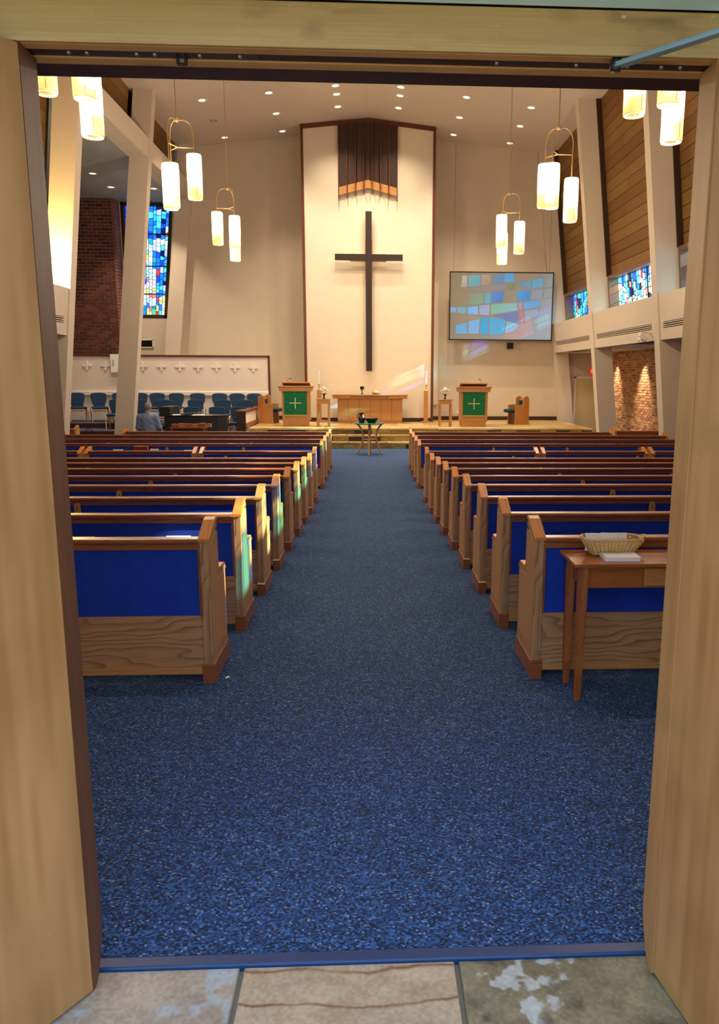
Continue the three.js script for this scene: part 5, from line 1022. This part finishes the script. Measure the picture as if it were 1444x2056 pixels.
{
  const slope = Math.atan(0.1105), nm = { 0.9: 'inner', 2.73: 'middle', 4.57: 'outer' };
  for (const s of [-1, 1]) {
    const side = s < 0 ? 'left' : 'right';
    for (const [ax, rows] of [[0.9, [23.31, 23.98, 25.02]], [2.73, [23.37, 25.1, 26.8]], [4.57, [23.45, 25.11, 26.86]]]) rows.forEach((z, i) => {
      if (s < 0 && ax === 4.57 && i === 1) return;
      downlight(`round recessed ceiling light, ${ORD[2 - i]} from the back in the ${nm[ax]} ${side} file`, s * ax, roofY(ax) - 0.001, z, -s * slope, ax > 1 && i === 2 ? SPOT * 0.5 : SPOT, ax > 1 && i === 2 ? 0.24 : ax < 1 ? 1.0 : 0.74, 'recessed downlights', ax < 1 ? 0.9 : 0.45);
    });
    for (const z of [19.6, 15, 10.4, 5.8]) downlight(`added unseen ceiling light over the pews, ${ORD[[5.8, 10.4, 15, 19.6].indexOf(z)]} from the doors in the ${side} file`, s * 1.6, roofY(1.6) - 0.001, z, -s * slope, SPOT * 0.8, 0.7, 'added lights over the pews', 0.8);  // unseen fixtures added to light the pews
  }
  const v = thing('ceiling_speaker', 'small dark slotted ceiling grille among the outer left downlights', 'grille', [-4.6, roofY(4.6) - 0.002, -25.19]); v.rotation.z = slope;
  part('ring', lathe([[0.05, 0], [0.12, 0], [0.122, -0.008], [0.05, -0.01], [0.05, 0]], 24), ceilMat, v);
  for (let k = 0; k < 6; k++) part('slot', bx(0.085, -0.011, 0, 0.05, 0.003, 0.03).rotateY(k * Math.PI / 3), blackGap, v);
  downlight('recessed light in the grey transept ceiling, nearest the doors', -7.9, 7.299, 24.2, 0, SPOT * 0.9, 0.8, 'transept ceiling lights', 0.8);
  downlight('recessed light in the grey transept ceiling, close to the brick wall', -7.91, 7.299, 25.85, 0, SPOT * 0.8, 0.8, 'transept ceiling lights');
  downlight('recessed light in the grey transept ceiling, beside the leaning column', -6.64, 7.299, 25.95, 0, SPOT * 0.8, 0.8, 'transept ceiling lights');
  downlight('recessed light in the side aisle ceiling, left one before the brick wall', 7.58, 2.449, 23.45, 0, 0, 0, 'side aisle lights');
  downlight('recessed light in the side aisle ceiling, right one before the brick wall', 7.44, 2.449, 20.64, 0, 0, 0, 'side aisle lights');
  downlight('recessed wall-washing light tight against the brick, left pool', 7.72, 2.449, 25.3, 0, 60, 0.62, 'brick wall lights', 0.9);
  downlight('recessed wall-washing light tight against the brick, right pool', 7.72, 2.449, 22.75, 0, 70, 0.62, 'brick wall lights', 0.9);
  downlight('recessed light in the side aisle ceiling above the cream door', 7.4, 2.449, 26.4, 0, 6, 0.8, 'side aisle lights', 0.9);
}
// warm floodlight lying on the left beam, washing the third column
{
  const f = thing('flood_light', 'small floodlight on the left beam washing the bright column', 'light', [-6.62, 3.42, -16.45]);
  part('body', bc(-0.12, 0, 0.06, 0.12, 0.1, -0.05, 0.012), blackMatte, f);
  part('glass', bc(-0.1, 0.1, 0.04, 0.1, 0.104, -0.04), std({ color: 0xffe2a0, emissive: 0xffd890, emissiveIntensity: 4 }), f);
  const l = new THREE.PointLight(0xffd888, 40, 0, 2); l.position.set(0, 0.2, -0.1); l.castShadow = true; l.shadow.radius = 2; l.name = 'flood_beam'; f.add(l);
}
renderer.render(scene, camera);
